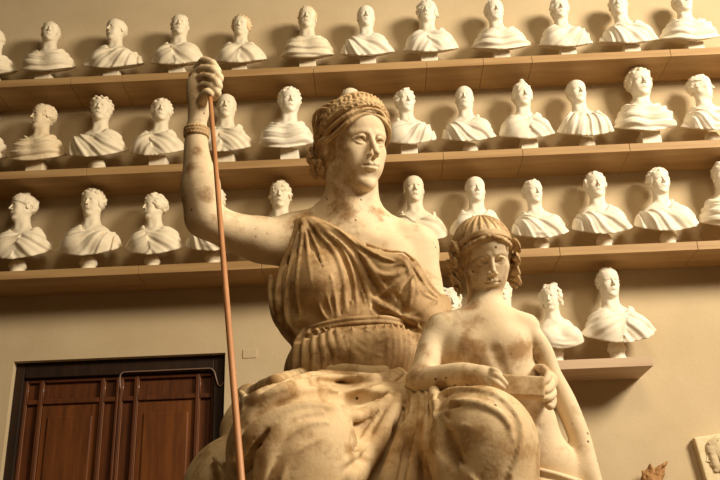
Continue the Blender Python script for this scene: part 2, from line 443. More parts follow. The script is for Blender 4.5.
h = MB(); h.rod([(mid+.04-ox, .015, 1.02), (mid+.04-ox, -.035, 1.02), (mid+.04-ox, -.035, 1.18), (mid+.04-ox, .015, 1.18)], .009); h.build('door_handle', M['bead'], lr, smooth=True)
# thin bent rod along the door head
pp = [(120.3, 389), (120.0, 377), (122, 373.2), (127, 371.9), (150, 371), (180, 369.6), (205, 368.5), (211, 368.7), (214.3, 372), (216, 378), (218, 384), (220.5, 386), (223.3, 382.5)]
def smooth_path(pts, n=4):
    pts = [np.array(p, float) for p in pts]; e = [2*pts[0]-pts[1]]+pts+[2*pts[-1]-pts[-2]]; Q = []
    for i in range(len(pts)-1):
        for j in range(n):
            t = j/n; p0, p1, p2, p3 = e[i:i+4]
            Q.append(.5*((2*p1)+(-p0+p2)*t+(2*p0-5*p1+4*p2-p3)*t*t+(-p0+3*p1-3*p2+p3)*t**3))
    return Q+[pts[-1]]
cb = MB(); cb.rod([at(x, y, .05) for x, y in smooth_path(pp)], .006, 8)
tag(cb.build('curtain_rod', mat('dull_iron', (.20, .12, .08), .45, spec=.5), smooth=True), 'thin bent metal rod with a hooked end running across the top of the dark door', 'rod')
# small cover plate on the wall
a, c_ = at(243, 350, 0), at(256, 357.8, 0)
b = MB(); b.box(a[0], c_[0]+.005, -.006, 0.001, c_[2], a[2]+.002)
tag(b.build('cover_plate', M['wall'], bevel=.0015), 'small flat rectangular cover plate flush on the wall right of the door', 'wall plate')
# ---- shelves
SD, STH = .406, .0735
SZ = [1.6+7*.6314, 1.6+7*.4996, 1.6+7*.369, 1.6+7*.2364]
ST = [z+STH for z in SZ]
def shelf(i, x0, x1, seams, m, label):
    root = empty('wall_shelf', ((x0+x1)/2, 0, SZ[i])); cx = (x0+x1)/2
    xs = [x0]+seams+[x1]
    for a, b_ in zip(xs[:-1], xs[1:]):
        q = MB(); q.box(a-cx+.0015, b_-cx-.0015, -SD, -.0, 0, STH); q.build('shelf_board', m, root, bevel=.003)
    tag(root, label, 'shelf', 'long wooden wall shelves')
shelf(0, -4.6, 4.6, [-3.3, -2.62, -2.16, -1.3, -.454, .55, 1.05, 1.48, 2.7, 3.6], M['shelf'], 'top wooden wall shelf holding the highest row of plaster busts')
shelf(1, -4.6, 4.6, [-3.4, -2.4, -1.4, -.3, .63, 1.30, 2.2, 3.3], M['shelf'], 'middle long wooden wall shelf, just below the topmost one')
shelf(2, -4.6, 4.6, [-3.1, -1.9, -.9, .3, 1.5, 2.6, 3.6], M['shelf'], 'lowest of the three long wooden wall shelves, above the dark door')
shelf(3, .35, 2.092, [], M['shelf_pale'], 'short wooden wall shelf at lower right with a free end')
# ------------------------------------------------------------------ plaster busts
def bust(px, py_base, top, hx, wl, wr, row, yaw=0, pitch=0, roll=0, tyaw=0, hair='short', drape='diag', side=1, socle='turned', m=0, fem=0, seed=0, label='', hs=1.0, hair_m=None, name='plaster_bust', yy=-.20):
    """px: socle centre; top: y of the crown; hx: x of the head; wl, wr: shoulder extents (all read off the photo), stood on shelf `row`"""
    zs = ST[row]; top = top+3
    x = at(px, py_base, yy)[0]
    H = at(hx, top, yy+.0)[2]-zs
    W = (at(wr, py_base-20, yy)[0]-at(wl, py_base-20, yy)[0])/H/.80*.90
    hoff = (at(hx, top+12, yy)[0]-x)/H*.8
    toff = (at((wl+wr)/2, py_base-20, yy)[0]-x)/H
    rng = np.random.RandomState(seed+7)
    root = empty(name, (x, yy, zs)); P_ = M['plaster'][m]
    res = .0078
    fr = Frame((0, 0, 0), None, H)
    k = .335*hs
    hf = Frame(np.array([hoff, -.02, 1.0-.5*k])*H, face_rot(yaw, pitch, roll), k*H)
    tz, trz, tro, trx = .165, .40, .19, .40*W
    def dome(f, g, kx=0.0, frm=fr):
        c = (toff, 0, tz); R = None
        f.ell(c, (trx+g, tro+g, trz+g), 0, 'u', frm)
        for s in (-1, 1): f.cone((toff+s*.10, .0, .485), (toff+s*(trx-.085), .0, .25), .075+g, .10+g, .08, 'u', frm)
        for s in (-1, 1): f.ell((toff+s*.11, -.135, .33), (.12+g, .09+g, .11+g), .06, 'u', frm)
    # body: head, neck and chest are one surface
    def neck_(f):
        f.cone((hoff*.85, .0, 1-.78*k), (hoff*.3+toff*.5, .02, .50), .078+.002*hs, .088, .05, 'u', fr)
        f.cone((hoff*.3+toff*.5, .03, .53), (toff, .02, .45), .088, .14, .08, 'u', fr)
        f.tube([(hoff*.85+.05, -.02, 1-.85*k), (hoff*.5+toff*.5+.03, -.07, .55), (toff+.015, -.10, .50)], .018, .03, 'u', fr)
        f.tube([(hoff*.85-.05, -.02, 1-.85*k), (hoff*.5+toff*.5-.03, -.07, .55), (toff-.015, -.10, .50)], .018, .03, 'u', fr)
    f = Field(np.array([toff-trx-.03, -.28, .12])*H, np.array([toff+trx+.03, .26, 1.03])*H, res)
    dome(f, 0)
    fh = Field(hf.o-np.array([.62, .66, .62])*k*H, hf.o+np.array([.62, .62, .55])*k*H, .0046)
    head(f, hf, fem=fem, neck=False, fine=False); head(fh, hf, fem=fem, neck=False, nose=1.1)
    for F_ in (f, fh): neck_(F_)
    def cut(P, d, e=0.0):
        z = P[..., 2]/H; xx = P[..., 0]/H-toff; yv = P[..., 1]/H
        pl = (.172+.46*np.abs(xx)**1.6*(.55 if drape != 'square' else .1)+.60*(yv+.18)-z)*H
        return smax(d, pl-e*H, .01)
    f.func(lambda P, d: cut(P, d, -.012 if drape != 'nude' else 0))
    zc_ = hf.o[2]-.50*k*H
    V1, Q1 = f.mesh(lambda V: V[:, 2] < zc_+.006); V2, Q2 = fh.mesh(lambda V: V[:, 2] > zc_-.008)
    mesh_obj('bust_body', [(relax(V1, Q1, 1, .4), Q1), (relax(V2, Q2, 1, .2), Q2)], P_, root)
    # drapery
    if drape != 'nude' or True:
        g = Field(np.array([toff-trx-.06, -.32, .10])*H, np.array([toff+trx+.06, .30, .66])*H, res)
        dome(g, .014)
        ph0, n_ = rng.rand()*6, fbm
        def folds(P, d):
            X = P[..., 0]/H-toff; Y = P[..., 1]/H; Z = P[..., 2]/H
            wz = fbm(P/H, 5, seed)*.5
            if drape in ('diag', 'open', 'square'):
                a = np.arctan2(.60-Z, (X*side+.30)); ph = a*20+wz*2.0
            elif drape == 'u':
                rr = np.sqrt((X*1.0)**2+((Z-.66)*1.25)**2+.0); ph = rr*60+wz*2.2
            elif drape == 'fan':
                a = np.arctan2(.75-Z, X+.0); ph = a*28+wz*.8
            elif drape == 'cross':
                a = np.arctan2(.60-Z, (X*side+.34)); b2 = np.arctan2(.66-Z, -(X*side)+.30)
                ph = np.where(X*side > -.02-.3*(Z-.3), a*20, b2*22)+wz*2
            else:
                a = np.arctan2(.60-Z, (X*side+.34)); ph = a*11+wz*2.5
            c = .5+.5*np.cos(ph+ph0); amp = (.028 if drape != 'nude' else .008)
            c2 = .5+.5*np.cos(ph*2.3+ph0*2+wz*3)
            d = d-H*amp*(c**1.2*.75+c2*.35)*np.clip(1.2-np.abs(Y)*1.5, .3, 1)
            return d
        g.func(folds)
        # rolled edge of the cloth and the bare part above it
        def ydome(X, Z): 
            q = 1-((X)/trx)**2-((Z-tz)/trz)**2
            return -tro*math.sqrt(max(q, .02))
        def P3(X, Z, o=.02): return (toff+X*W*side, ydome(X*W, Z)-o, Z)
        if drape == 'diag':
            g.ell((toff-side*.13*W, -.10, .60), (.20, .26, .17), .03, 's', fr)
            for o, r in ((0, .030), (-.045, .024), (-.085, .018)):
                g.tube([P3(.20, .50+o, .0), P3(.10, .44+o), P3(-.05, .36+o), P3(-.20, .30+o*.6), P3(-.32, .27+o*.4, 0)], [r*.7, r, r*1.1, r, r*.6], .02, 'u', fr)
        elif drape in ('u', 'fan'):
            g.ell((toff, -.08, .62), (.15, .24, .15), .03, 's', fr)
            for o, r in (((0, .028), (-.05, .02)) if drape == 'u' else ((0, .018),)):
                g.tube([P3(.19, .50+o, -.03), P3(.13, .45+o), P3(0.02, .41+o), P3(-.12, .44+o), P3(-.19, .50+o, -.03)], [r, r, r*1.1, r, r], .02, 'u', fr)
        elif drape == 'cross':
            g.ell((toff, -.08, .64), (.14, .24, .16), .03, 's', fr)
            for o, r in ((0, .028), (-.05, .022), (-.10, .016)):
                g.tube([P3(-.20, .50+o, -.02), P3(-.12, .44+o), P3(.02, .35+o), P3(.18, .26+o), P3(.30, .20+o, 0)], [r, r, r, r*.9, r*.6], .02, 'u', fr)
            g.tube([P3(.20, .51, -.02), P3(.14, .44), P3(.06, .38)], [.024, .024, .012], .02, 'u', fr)
        elif drape in ('open', 'square'):
            g.ell((toff+side*.02, -.12, .60), (.17, .25, .19), .03, 's', fr)
            for s in (-1, 1):
                g.tube([P3(s*.20, .50, -.03), P3(s*.16, .42), P3(s*.08, .33), P3(s*.02+.02, .25)], [.03, .03, .026, .014], .02, 'u', fr)
            g.tube([P3(-.28, .30, 0), P3(-.1, .235), P3(.12, .23), P3(.30, .28, 0)], [.02, .024, .024, .016], .02, 'u', fr)
        elif drape == 'nude':
            g.ell((toff, -.05, .60), (.36*W, .34, .25), .02, 's', fr)
            for o, r in ((0, .030), (-.05, .022)):
                g.tube([P3(.36, .30+o, -.02), P3(.2, .27+o), P3(0, .26+o), P3(-.2, .30+o), P3(-.36, .34+o, -.02)], [r*.6, r, r, r, r*.6], .02, 'u', fr)
        g.func(lambda P, d: cut(P, d, .0))
        out(g, 'drapery', P_, root)
    # hair
    hm = P_ if hair_m is None else M['plaster'][hair_m]
    if hair != 'bald':
        c = hf.o; rr = (.60 if hair in ('updo', 'diadem', 'topknot') else .5)*k*H*1.15
        q = Field(c-rr, c+rr*np.array([1, 1, 1.15]), .0058)
        th = {'short': .012, 'curly': .02, 'wreath': .02, 'wavy': .025, 'cap': .008}.get(hair, .02)
        q.ell((0, -.08, .14), (.325+th, .415+th, .365+th), 0, 'u', hf)
        if hair in ('wavy', 'updo', 'diadem', 'topknot', 'curly'):
            for s in (-1, 1): q.ell((s*.29, -.02, .02), (.07, .17, .20), .05, 'u', hf)
        if fem or hair in ('updo', 'diadem', 'topknot'): q.ell((0, -.33, .0), (.2, .2, .2), .08, 'u', hf)
        q.ell((0, .42, -.14), (.25, .36, .40), .03, 's', hf)
        q.ell((0, .05, -.36), (.40, .45, .26), .02, 's', hf)
        if hair in ('short', 'wavy', 'cap', 'updo', 'diadem', 'topknot'):
            fq = {'short': 22, 'wavy': 15, 'cap': 30}.get(hair, 16); am = {'short': .028, 'wavy': .036, 'cap': .008}.get(hair, .025)
            q.func(lambda P, d: d-k*H*am*fbm(hf.l(P)*np.array([1, .6, 1], F32), fq, seed)*1.4)
            if hair in ('short', 'wavy'):
                for i in range(7):
                    a = -.20+.067*i; q.ell((a, .235-.25*abs(a), .33-.25*abs(a)+.02*rng.rand()), (.045, .055, .06), .02, 'u', hf)
        if hair == 'curly' or hair == 'updo':
            n = 80
            for i in range(n):
                zf = 1-1.35*(i+.5)/n; a = i*2.39996; rxy = math.sqrt(1-zf*zf)
                v = np.array([rxy*math.cos(a), rxy*math.sin(a), zf])
                p_ = np.array([0, -.06, .13])+v*np.array([.345, .40, .37])
                if p_[1] > .05 and p_[2] < .26: continue
                if hair == 'updo' and p_[2] > .28 and abs(p_[0]) < .1 and p_[1] > 0: continue
                q.ell(p_, .055+.025*rng.rand(), .012, 'u', hf)
            if hair == 'updo':
                for s in (-1, 1):
                    for j in range(7): q.ell((s*(.33+.05*rng.rand()), .10+.06*rng.rand()-.03*j, .22-.09*j*.9), .065, .012, 'u', hf)
                for j in range(9): q.ell((-.2+.05*j, -.12+.03*rng.rand(), .52+.03*math.sin(j)), .075, .02, 'u', hf)
        if hair == 'wreath':
            for i in range(26):
                a = i/26*2*math.pi
                q.ell((.34*math.cos(a), -.06+.40*math.sin(a), .24+.07*math.sin(a)+(.03 if i % 2 else -.03)), (.06, .07, .045), .012, 'u', hf)
            q.func(lambda P, d: d-k*H*.012*fbm(hf.l(P), 20, seed))
        if hair == 'diadem':
            q.tube([(-.33, .02, .16), (-.22, .20, .30), (0, .27, .38), (.22, .20, .30), (.33, .02, .16)], [.03, .06, .10, .06, .03], .01, 'u', hf, 5)
        if hair == 'topknot':
            q.ell((0, .10, .52), (.10, .11, .12), .06, 'u', hf); q.ell((-.04, .06, .58), (.06, .07, .06), .03, 'u', hf)
            q.tube([(-.3, .08, .2), (0, .26, .36), (.3, .08, .2)], .05, .02, 'u', hf, 5)
        q.func(lambda P, d: np.maximum(d, (-.36*k*H+(-(P[..., 2]-c[2]))) if not fem else d))
        out(q, 'hair', hm, root)
    # socle
    s_ = MB(); top_z = .215*H
    if socle == 'turned':
        s_.lathe([(.104*H, 0), (.108*H, .02*H), (.100*H, .045*H), (.082*H, .06*H), (.074*H, .10*H), (.080*H, .125*H), (.092*H, .14*H), (.092*H, .155*H), (.07*H, top_z)], n=28)
        s_.build('socle', P_, root, smooth=True)
    else:
        w_ = .105*H
        for (z0, z1, r) in ((0, .05*H, w_*1.05), (.05*H, top_z, w_*.92)): s_.box(-r, r, -r, r, z0, z1)
        s_.build('socle', P_, root, bevel=.006)
    if drape in ('u', 'square') and False: pass
    tag(root, label, 'bust', ['busts on the top shelf', 'busts on the middle shelf', 'busts on the lowest long shelf', 'busts on the short shelf'][row])
    return root
R1, R2, R3, R4 = 0, 1, 2, 3
BUSTS = [
 # --- top shelf
 dict(px=-6, py_base=80, top=29, hx=-5, wl=-34, wr=20, row=0, yaw=.1, hair='short', drape='u', m=0, socle='block', label='top-shelf bust cut by the left edge of the photo'),
 dict(px=45, py_base=78, top=21, hx=51, wl=23, wr=77, row=0, yaw=.25, pitch=.1, hair='short', drape='u', m=0, socle='block', label='top-shelf bust second from the left edge, wide collar of folds under the neck'),
 dict(px=113, py_base=75, top=18, hx=116, wl=84, wr=147, row=0, yaw=-.5, hair='cap', drape='diag', side=-1, m=0, socle='block', label='broad top-shelf bust third from left, balding head turned to the left'),
 dict(px=178, py_base=72, top=14, hx=180, wl=153, wr=206, row=0, yaw=.15, pitch=.05, hair='short', drape='cross', m=0, socle='block', label='top-shelf bust directly above the statue\'s raised hand'),
 dict(px=240, py_base=70, top=15, hx=241.5, wl=215, wr=267, row=0, yaw=-.1, hair='curly', drape='cross', side=-1, m=0, hair_m=3, socle='block', label='top-shelf bust with dark curly hair, right of the raised hand'),
 dict(px=308, py_base=67, top=6, hx=307.5, wl=282, wr=334, row=0, yaw=0, hair='short', drape='u', m=0, hair_m=3, socle='block', label='top-shelf bust with a stained brown head, left of the smooth bald one'),
 dict(px=368, py_base=64.5, top=5, hx=366, wl=339, wr=394, row=0, yaw=.1, hair='bald', drape='diag', m=1, socle='block', label='smooth bald top-shelf bust almost above the statue\'s diadem'),
 dict(px=429, py_base=61, top=0, hx=427.5, wl=402, wr=457, row=0, yaw=-.15, hair='wavy', drape='cross', m=1, socle='block', label='top-shelf bust with wavy hair, right of the smooth bald one'),
 dict(px=501, py_base=58, top=-1, hx=494, wl=470, wr=529, row=0, yaw=.1, hair='short', drape='u', side=-1, m=1, socle='block', label='top-shelf bust fourth from the right, head leaning off its block base'),
 dict(px=567, py_base=54, top=-3, hx=559, wl=536, wr=590, row=0, yaw=0, hair='diadem', fem=1, drape='diag', side=-1, m=1, socle='block', label='top-shelf bust third from the right with hair banded above the brow'),
 dict(px=630, py_base=51, top=-7, hx=617, wl=597, wr=655, row=0, yaw=-.3, hair='short', drape='diag', m=1, socle='block', label='top-shelf bust second from the right, crown just cut by the frame'),
 dict(px=693, py_base=47.5, top=-10, hx=682, wl=656, wr=716, row=0, yaw=.1, hair='short', drape='u', m=1, socle='block', label='top-shelf bust nearest the upper right corner with wide flat shoulders'),
 # --- middle shelf
 dict(px=-16, py_base=172, top=103, hx=-14, wl=-42, wr=8, row=1, yaw=0, hair='short', drape='u', m=0, socle='block', label='middle-shelf bust showing only one shoulder at the left edge'),
 dict(px=37, py_base=169.5, top=103, hx=43.5, wl=10, wr=68, row=1, yaw=-.75, hair='short', drape='u', m=2, socle='block', label='yellowed middle-shelf bust with its face turned sharply left'),
 dict(px=97, py_base=167, top=96, hx=101.5, wl=68, wr=129, row=1, yaw=.1, pitch=.1, hair='wreath', drape='diag', m=0, socle='turned', label='middle-shelf bust third from left wearing a wreath of curls'),
 dict(px=159, py_base=164, top=98, hx=162, wl=132, wr=185, row=1, yaw=.2, pitch=.1, hair='curly', drape='cross', m=0, socle='block', label='curly middle-shelf bust just left of the statue\'s raised wrist'),
 dict(px=226, py_base=161, top=93, hx=226.5, wl=199, wr=253, row=1, yaw=.1, hair='cap', drape='cross', m=0, socle='block', label='middle-shelf bust just right of the copper rod'),
 dict(px=290, py_base=158, top=87, hx=290, wl=260, wr=314, row=1, yaw=.25, hair='curly', drape='u', m=1, socle='block', label='curly middle-shelf bust left of the statue\'s head'),
 dict(px=352, py_base=155, top=87, hx=350.5, wl=322, wr=378, row=1, yaw=0, hair='short', drape='u', m=0, socle='block', label='middle-shelf bust mostly hidden behind the statue\'s diadem'),
 dict(px=409, py_base=152, top=88, hx=405, wl=383, wr=436, row=1, yaw=.3, hair='wavy', drape='diag', side=-1, m=1, socle='block', label='middle-shelf bust next to the statue\'s face with tousled hair'),
 dict(px=470, py_base=149, top=85, hx=464, wl=440, wr=495, row=1, yaw=-.1, hair='bald', drape='diag', m=1, socle='turned', label='smooth-headed middle-shelf bust above the child\'s head'),
 dict(px=528, py_base=146, top=82, hx=522, wl=497, wr=552, row=1, yaw=.15, hair='topknot', fem=1, drape='cross', side=-1, m=1, socle='block', label='middle-shelf bust with its hair gathered in a knot above the brow'),
 dict(px=587, py_base=144, top=79, hx=575.5, wl=556, wr=612, row=1, yaw=.2, hair='cap', drape='fan', m=1, socle='turned', label='middle-shelf bust with crisp pleats fanning over its chest'),
 dict(px=649, py_base=141.5, top=68, hx=639, wl=613, wr=673, row=1, yaw=.05, hair='curly', drape='u', m=1, hair_m=0, socle='block', hs=1.08, label='large middle-shelf bust with a thick mass of curls, second from right'),
 dict(px=712, py_base=138.5, top=74, hx=700, wl=679, wr=738, row=1, yaw=1.0, hair='short', drape='open', m=1, socle='turned', label='middle-shelf bust at the right edge with its face turned right'),
 # --- lowest long shelf
 dict(px=17, py_base=271, top=192, hx=23, wl=-9, wr=53, row=2, yaw=-.75, hair='short', drape='cross', side=-1, m=0, label='lowest long shelf, leftmost bust with its face turned left'),
 dict(px=88, py_base=268, top=188, hx=93, wl=57, wr=124, row=2, yaw=-.15, hair='curly', drape='diag', side=-1, m=0, label='curly bust on the lowest long shelf, second from the left'),
 dict(px=152, py_base=265, top=192, hx=154.5, wl=126, wr=185, row=2, yaw=-.8, hair='wavy', drape='cross', m=0, label='bust on the lowest long shelf facing left, just left of the statue\'s elbow'),
 dict(px=213, py_base=262, top=186, hx=216, wl=186, wr=246, row=2, yaw=.2, hair='short', drape='open', m=0, label='bust hidden behind the statue\'s raised arm and the copper rod'),
 dict(px=280, py_base=259, top=180, hx=281, wl=252, wr=311, row=2, yaw=.0, hair='wavy', drape='u', m=0, label='bust showing head and neck above the statue\'s outstretched upper arm'),
 dict(px=419, py_base=253.5, top=174, hx=413.5, wl=388, wr=447, row=2, yaw=.1, hair='cap', drape='square', m=0, label='cloaked bust rising behind the statue\'s bare shoulder'),
 dict(px=482, py_base=251, top=175, hx=475, wl=449, wr=506, row=2, yaw=.1, hair='cap', drape='cross', m=1, label='bust directly behind and above the child\'s head'),
 dict(px=542, py_base=248.5, top=178, hx=532, wl=509, wr=568, row=2, yaw=.3, hair='short', drape='open', m=1, label='bust on the lowest long shelf just right of the child\'s head'),
 dict(px=605, py_base=245.5, top=170, hx=595, wl=570, wr=631, row=2, yaw=.0, hair='wavy', drape='diag', m=1, label='bust on the lowest long shelf, third from right, bare on one side of the chest'),
 dict(px=669, py_base=242.5, top=167, hx=658.5, wl=631, wr=698, row=2, yaw=.1, hair='curly', drape='diag', m=1, label='broad curly bust on the lowest long shelf, second from right'),
 dict(px=735, py_base=239.5, top=160, hx=723, wl=699, wr=757, row=2, yaw=-.3, hair='wavy', drape='u', m=1, label='bust on the lowest long shelf cut by the right edge of the photo'),
 # --- short shelf
 dict(px=458, py_base=366, top=287, hx=449, wl=432, wr=478, row=3, yaw=.2, hair='updo', fem=1, drape='nude', m=1, label='small bust peeping out between the woman\'s shoulder and the child\'s hair'),
 dict(px=512, py_base=363, top=276, hx=500, wl=488, wr=534, row=3, yaw=0, hair='short', drape='u', m=1, label='bust behind the child\'s neck with only a draped shoulder showing'),
 dict(px=557, py_base=361.5, top=283, hx=551, wl=533, wr=584, row=3, yaw=-.45, hair='updo', fem=1, drape='nude', m=1, name='plaster_bust', label='female bust with piled ringlets and bare shoulders on the short shelf'),
 dict(px=618, py_base=358.5, top=266, hx=607.5, wl=581, wr=656, row=3, yaw=.15, hair='short', drape='cross', side=-1, m=1, hs=1.0, label='large cloaked male bust at the free end of the short shelf'),
]
for i, b in enumerate(BUSTS): bust(seed=i*3+1, **b)
# ------------------------------------------------------------------ the plaster group
PX = lambda *a: at(*a)
SL = np.array([0.02, -3.3, 1.15])
statue = empty('statue_group', SL)
tag(statue, 'monumental weathered plaster statue of seated draped woman with raised arm and standing child', 'statue')
def folds(f, L, k=.012, emb=.35, base=None, step=7, sink=0.0):
    """ridges (op u) and grooves (op s) that follow lines read off the photo, laid on the surface they cross"""
    H_ = []; src = base or f
    for it in L:
        pts, r = it[0], it[1]; op = it[2] if len(it) > 2 else 'u'
        n = len(pts); pts = np.array(pts, float)
        rr = np.array(r, float) if hasattr(r, '__len__') else np.array([r*(.55 if i in (0, n-1) else 1) for i in range(n)])
        seg = np.concatenate([[0], np.cumsum(np.linalg.norm(np.diff(pts, axis=0), axis=1))])
        m = max(3, int(seg[-1]/step)+1)
        sp = np.array(smooth_path(pts, 6)); ss = np.linspace(0, n-1, len(sp)); u = np.interp(ss, np.arange(n), seg)
        U = np.linspace(0, seg[-1], m)
        Qx = np.interp(U, u, sp[:, 0]); Qy = np.interp(U, u, sp[:, 1]); Qr = np.interp(U, seg, rr)
        T, ok = [], []
        for x, y in zip(Qx, Qy):
            h = src.hit(x, y); good = h is not None and abs(src.sample(h)) < .03
            T.append(np.linalg.norm(h-CAM) if good else np.nan); ok.append(good)
        ok = np.array(ok); T = np.array(T)
        if ok.sum() < 2: continue
        T = np.interp(U, U[ok], T[ok])
        for _ in range(2):
            Te = np.concatenate([[T[0]], T, [T[-1]]]); T = .25*Te[:-2]+.5*Te[1:-1]+.25*Te[2:]
        off = -emb*Qr if op == 'u' else -sink*Qr
        P = [CAM+ray(x, y)*(t-o) for x, y, t, o, g in zip(Qx, Qy, T, off, ok) if g]
        R_ = [q for q, g in zip(Qr, ok) if g]
        if len(P) > 1: H_.append((P, R_, op))
    for P, R_, op in H_:
        f.tube(P, R_, k, op, W0, 1)
class Snap(Field):
    def __init__(s, f): s.lo, s.h, s.n, s.ax, s.d = f.lo, f.h, f.n, f.ax, f.d.copy()
WH = Frame(PX(354.0, 146.2, -3.2), face_rot(.60, -.28, -.12), .470)
WR = [PX(296, 246, -3.08), PX(262, 240, -3.12), PX(228, 230, -3.2), PX(207, 217, -3.28)]      # raised arm
FA = [PX(203, 212, -3.28), PX(200, 185, -3.31), PX(196.5, 152, -3.34), PX(196.5, 133, -3.35), PX(198, 114, -3.36)]
def woman_body(f):
    # neck and shoulders
    f.cone(WH.w((0, -.07, -.25)), PX(350, 232, -3.08), .105, .118, .04)
    f.cone(PX(350, 225, -3.06), PX(352, 248, -3.06), .13, .19, .08)
    f.tube([WH.w((.20, -.02, -.30)), PX(352, 212, -3.17), PX(357, 233, -3.19)], [.035, .035, .025], .05)
    f.tube([WH.w((-.22, .0, -.30)), PX(372, 215, -3.15), PX(362, 233, -3.19)], [.03, .03, .022], .05)
    f.cone(PX(338, 214, -3.02), PX(296, 236, -3.06), .075, .105, .10)
    f.cone(PX(366, 222, -3.02), PX(416, 247, -3.05), .075, .105, .10)
    f.ell(PX(352, 275, -3.02), (.30, .19, .28), .1)
    f.tube([PX(360, 236, -3.20), PX(385, 243, -3.19), PX(412, 243, -3.12)], .017, .04)         # collar bones
    f.tube([PX(348, 236, -3.20), PX(325, 232, -3.18), PX(304, 226, -3.12)], .017, .04)
    f.ell(PX(392, 268, -3.12), (.13, .11, .13), .08)
    f.ell(PX(318, 285, -3.14), (.12, .11, .13), .08)
    # raised arm
    f.tube([PX(306, 240, -3.06)]+WR, [.115, .112, .105, .092, .082], .04)
    f.ell(PX(293, 236, -3.07), (.115, .11, .10), .06)
    f.ell(PX(203, 222, -3.27), (.075, .075, .07), .05)
    f.tube(FA, [.078, .081, .060, .050, .043], .04)
    f.ell(PX(201, 190, -3.32), (.083, .08, .12), .05)
    # other arm: down behind the child, the hand comes round the child's side
    f.tube([PX(414, 250, -3.05), PX(423, 275, -3.06), PX(430, 308, -3.10), PX(440, 352, -3.16)], [.105, .085, .075, .07], .05)
    f.tube([PX(440, 352, -3.16), PX(470, 380, -3.26), PX(520, 388, -3.38), PX(546, 386, -3.52), PX(549, 381, -3.62)], [.07, .06, .05, .04, .035], .04)
def raised_hand(f):
    h = lambda x, y, d: PX(x, y, d)
    f.ell(h(198.5, 96, -3.37), (.052, .045, .075), .03)
    f.cone(h(199, 112, -3.36), h(197, 90, -3.36), .043, .046, .03)
    f.ell(h(196, 84, -3.36), (.042, .05, .055), .03)
    R0 = [.021, .0225, .0205, .018]
    F_ = [[(198, 68, -3.33), (204, 61.5, -3.37), (212, 64, -3.42), (216.5, 71, -3.43), (214.5, 77, -3.40)],
          [(193.5, 76, -3.35), (203, 69.5, -3.40), (213, 71, -3.44), (218.5, 78, -3.45), (217, 85, -3.42)],
          [(194, 84, -3.37), (203, 77, -3.42), (213, 79, -3.455), (218, 86, -3.455), (216, 92, -3.42)],
          [(196, 92, -3.38), (204, 85.5, -3.425), (212, 87, -3.45), (217, 93, -3.45), (214.5, 98, -3.42)]]
    for i, p in enumerate(F_):
        r = R0[i] if i < 3 else .019
        f.tube([h(*q) for q in p], [r*1.1, r*1.08, r, r*.95, r*.8], .006, n=4)
        for q in (p[1], p[2], p[3]): f.ell(h(*q), r*1.12, .006)
    # thumb: leaves the side of the palm near the wrist and closes over the rod
    f.tube([h(201, 104, -3.39), h(203.5, 97, -3.43), h(207, 92.5, -3.455), h(211, 94.5, -3.46)], [.028, .024, .021, .016], .008)
    f.ell(h(204.5, 108.5, -3.41), (.020, .02, .017), .012, 's')
f1 = Field((-1.02, -3.62, 2.62), (.45, -2.78, 4.02), .0068)
woman_body(f1)
zc = WH.w((0, 0, -.62))[2]; wz = PX(198, 122, -3.36)[2]
headbox = Field(WH.o-np.array([.26, .30, .33]), WH.o+np.array([.26, .27, .30]), .0036)
woman_body(headbox); head(headbox, WH, fem=.75, nose=1.5, neck=True, nx=.21, neckto=(0, -.12, -.62))
nk = Field((-1.02, -3.62, 2.62), (.45, -2.78, 4.02), .0068)
f1.d = f1.d; del nk
head(f1, WH, fem=.75, neck=True, fine=False, nx=.21, neckto=(0, -.12, -.62))
handbox = Field(PX(198, 100, -3.36)-np.array([.14, .16, .16]), PX(205, 85, -3.38)+np.array([.17, .15, .22]), .0038)
woman_body(handbox); raised_hand(handbox)
def relaxed(f, it, lam, crop): 
    V, Q = f.mesh(crop); return relax(V, Q, it, lam), Q
zs_ = WH.o[2]-.27
low = Field((.25, -3.75, 2.35), (1.05, -2.98, 3.0), .0068)
woman_body(low)
pieces = [relaxed(f1, 2, .4, lambda V: ~((V[:, 2] > zs_) & (np.abs(V[:, 0]-WH.o[0]) < .3)) & ~((V[:, 2] > wz) & (V[:, 0] < -.6)) & (V[:, 2] > 2.64)),
          relaxed(headbox, 1, .4, lambda V: V[:, 2] > zs_-.012),
          relaxed(handbox, 1, .4, lambda V: V[:, 2] > wz-.012)]
def holding_hand(f):
    h = lambda x, y, d: PX(x-3, y, d+.02)
    f.ell(h(549, 382, -3.66), (.035, .04, .05), .02)
    F_ = [[(540, 368, -3.66), (546, 368.5, -3.74), (551, 374, -3.80), (549.5, 380, -3.83), (545, 384, -3.84)],
          [(548, 376, -3.68), (553, 380, -3.76), (554, 386, -3.81), (549.5, 390.5, -3.84), (545.5, 392.5, -3.845)],
          [(549, 385, -3.68), (555, 390, -3.76), (555, 395, -3.80), (550, 398, -3.835), (543.5, 398.5, -3.845)],
          [(549, 392, -3.68), (554.5, 397, -3.75), (555.5, 402, -3.78), (553.5, 406.5, -3.80), (550, 405, -3.81)]]
    for p in F_: f.tube([h(*q) for q in p], [.015, .016, .0155, .0145, .012], .004)
hh = Field(PX(540, 400, -3.66)-np.array([.08, .24, .10]), PX(552, 366, -3.66)+np.array([.10, .12, .08]), .0038)
woman_body(hh); holding_hand(hh)
hx = PX(549, 381, -3.62)[0]-.05
pieces += [relaxed(low, 1, .4, lambda V: (V[:, 2] < 2.65) | (V[:, 0] > .45)), relaxed(hh, 1, .4, lambda V: V[:, 0] > hx-.05)]
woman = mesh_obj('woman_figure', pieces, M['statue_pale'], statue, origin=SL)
woman['label'] = 'seated woman figure with raised arm, face turned to the right'
del f1, low
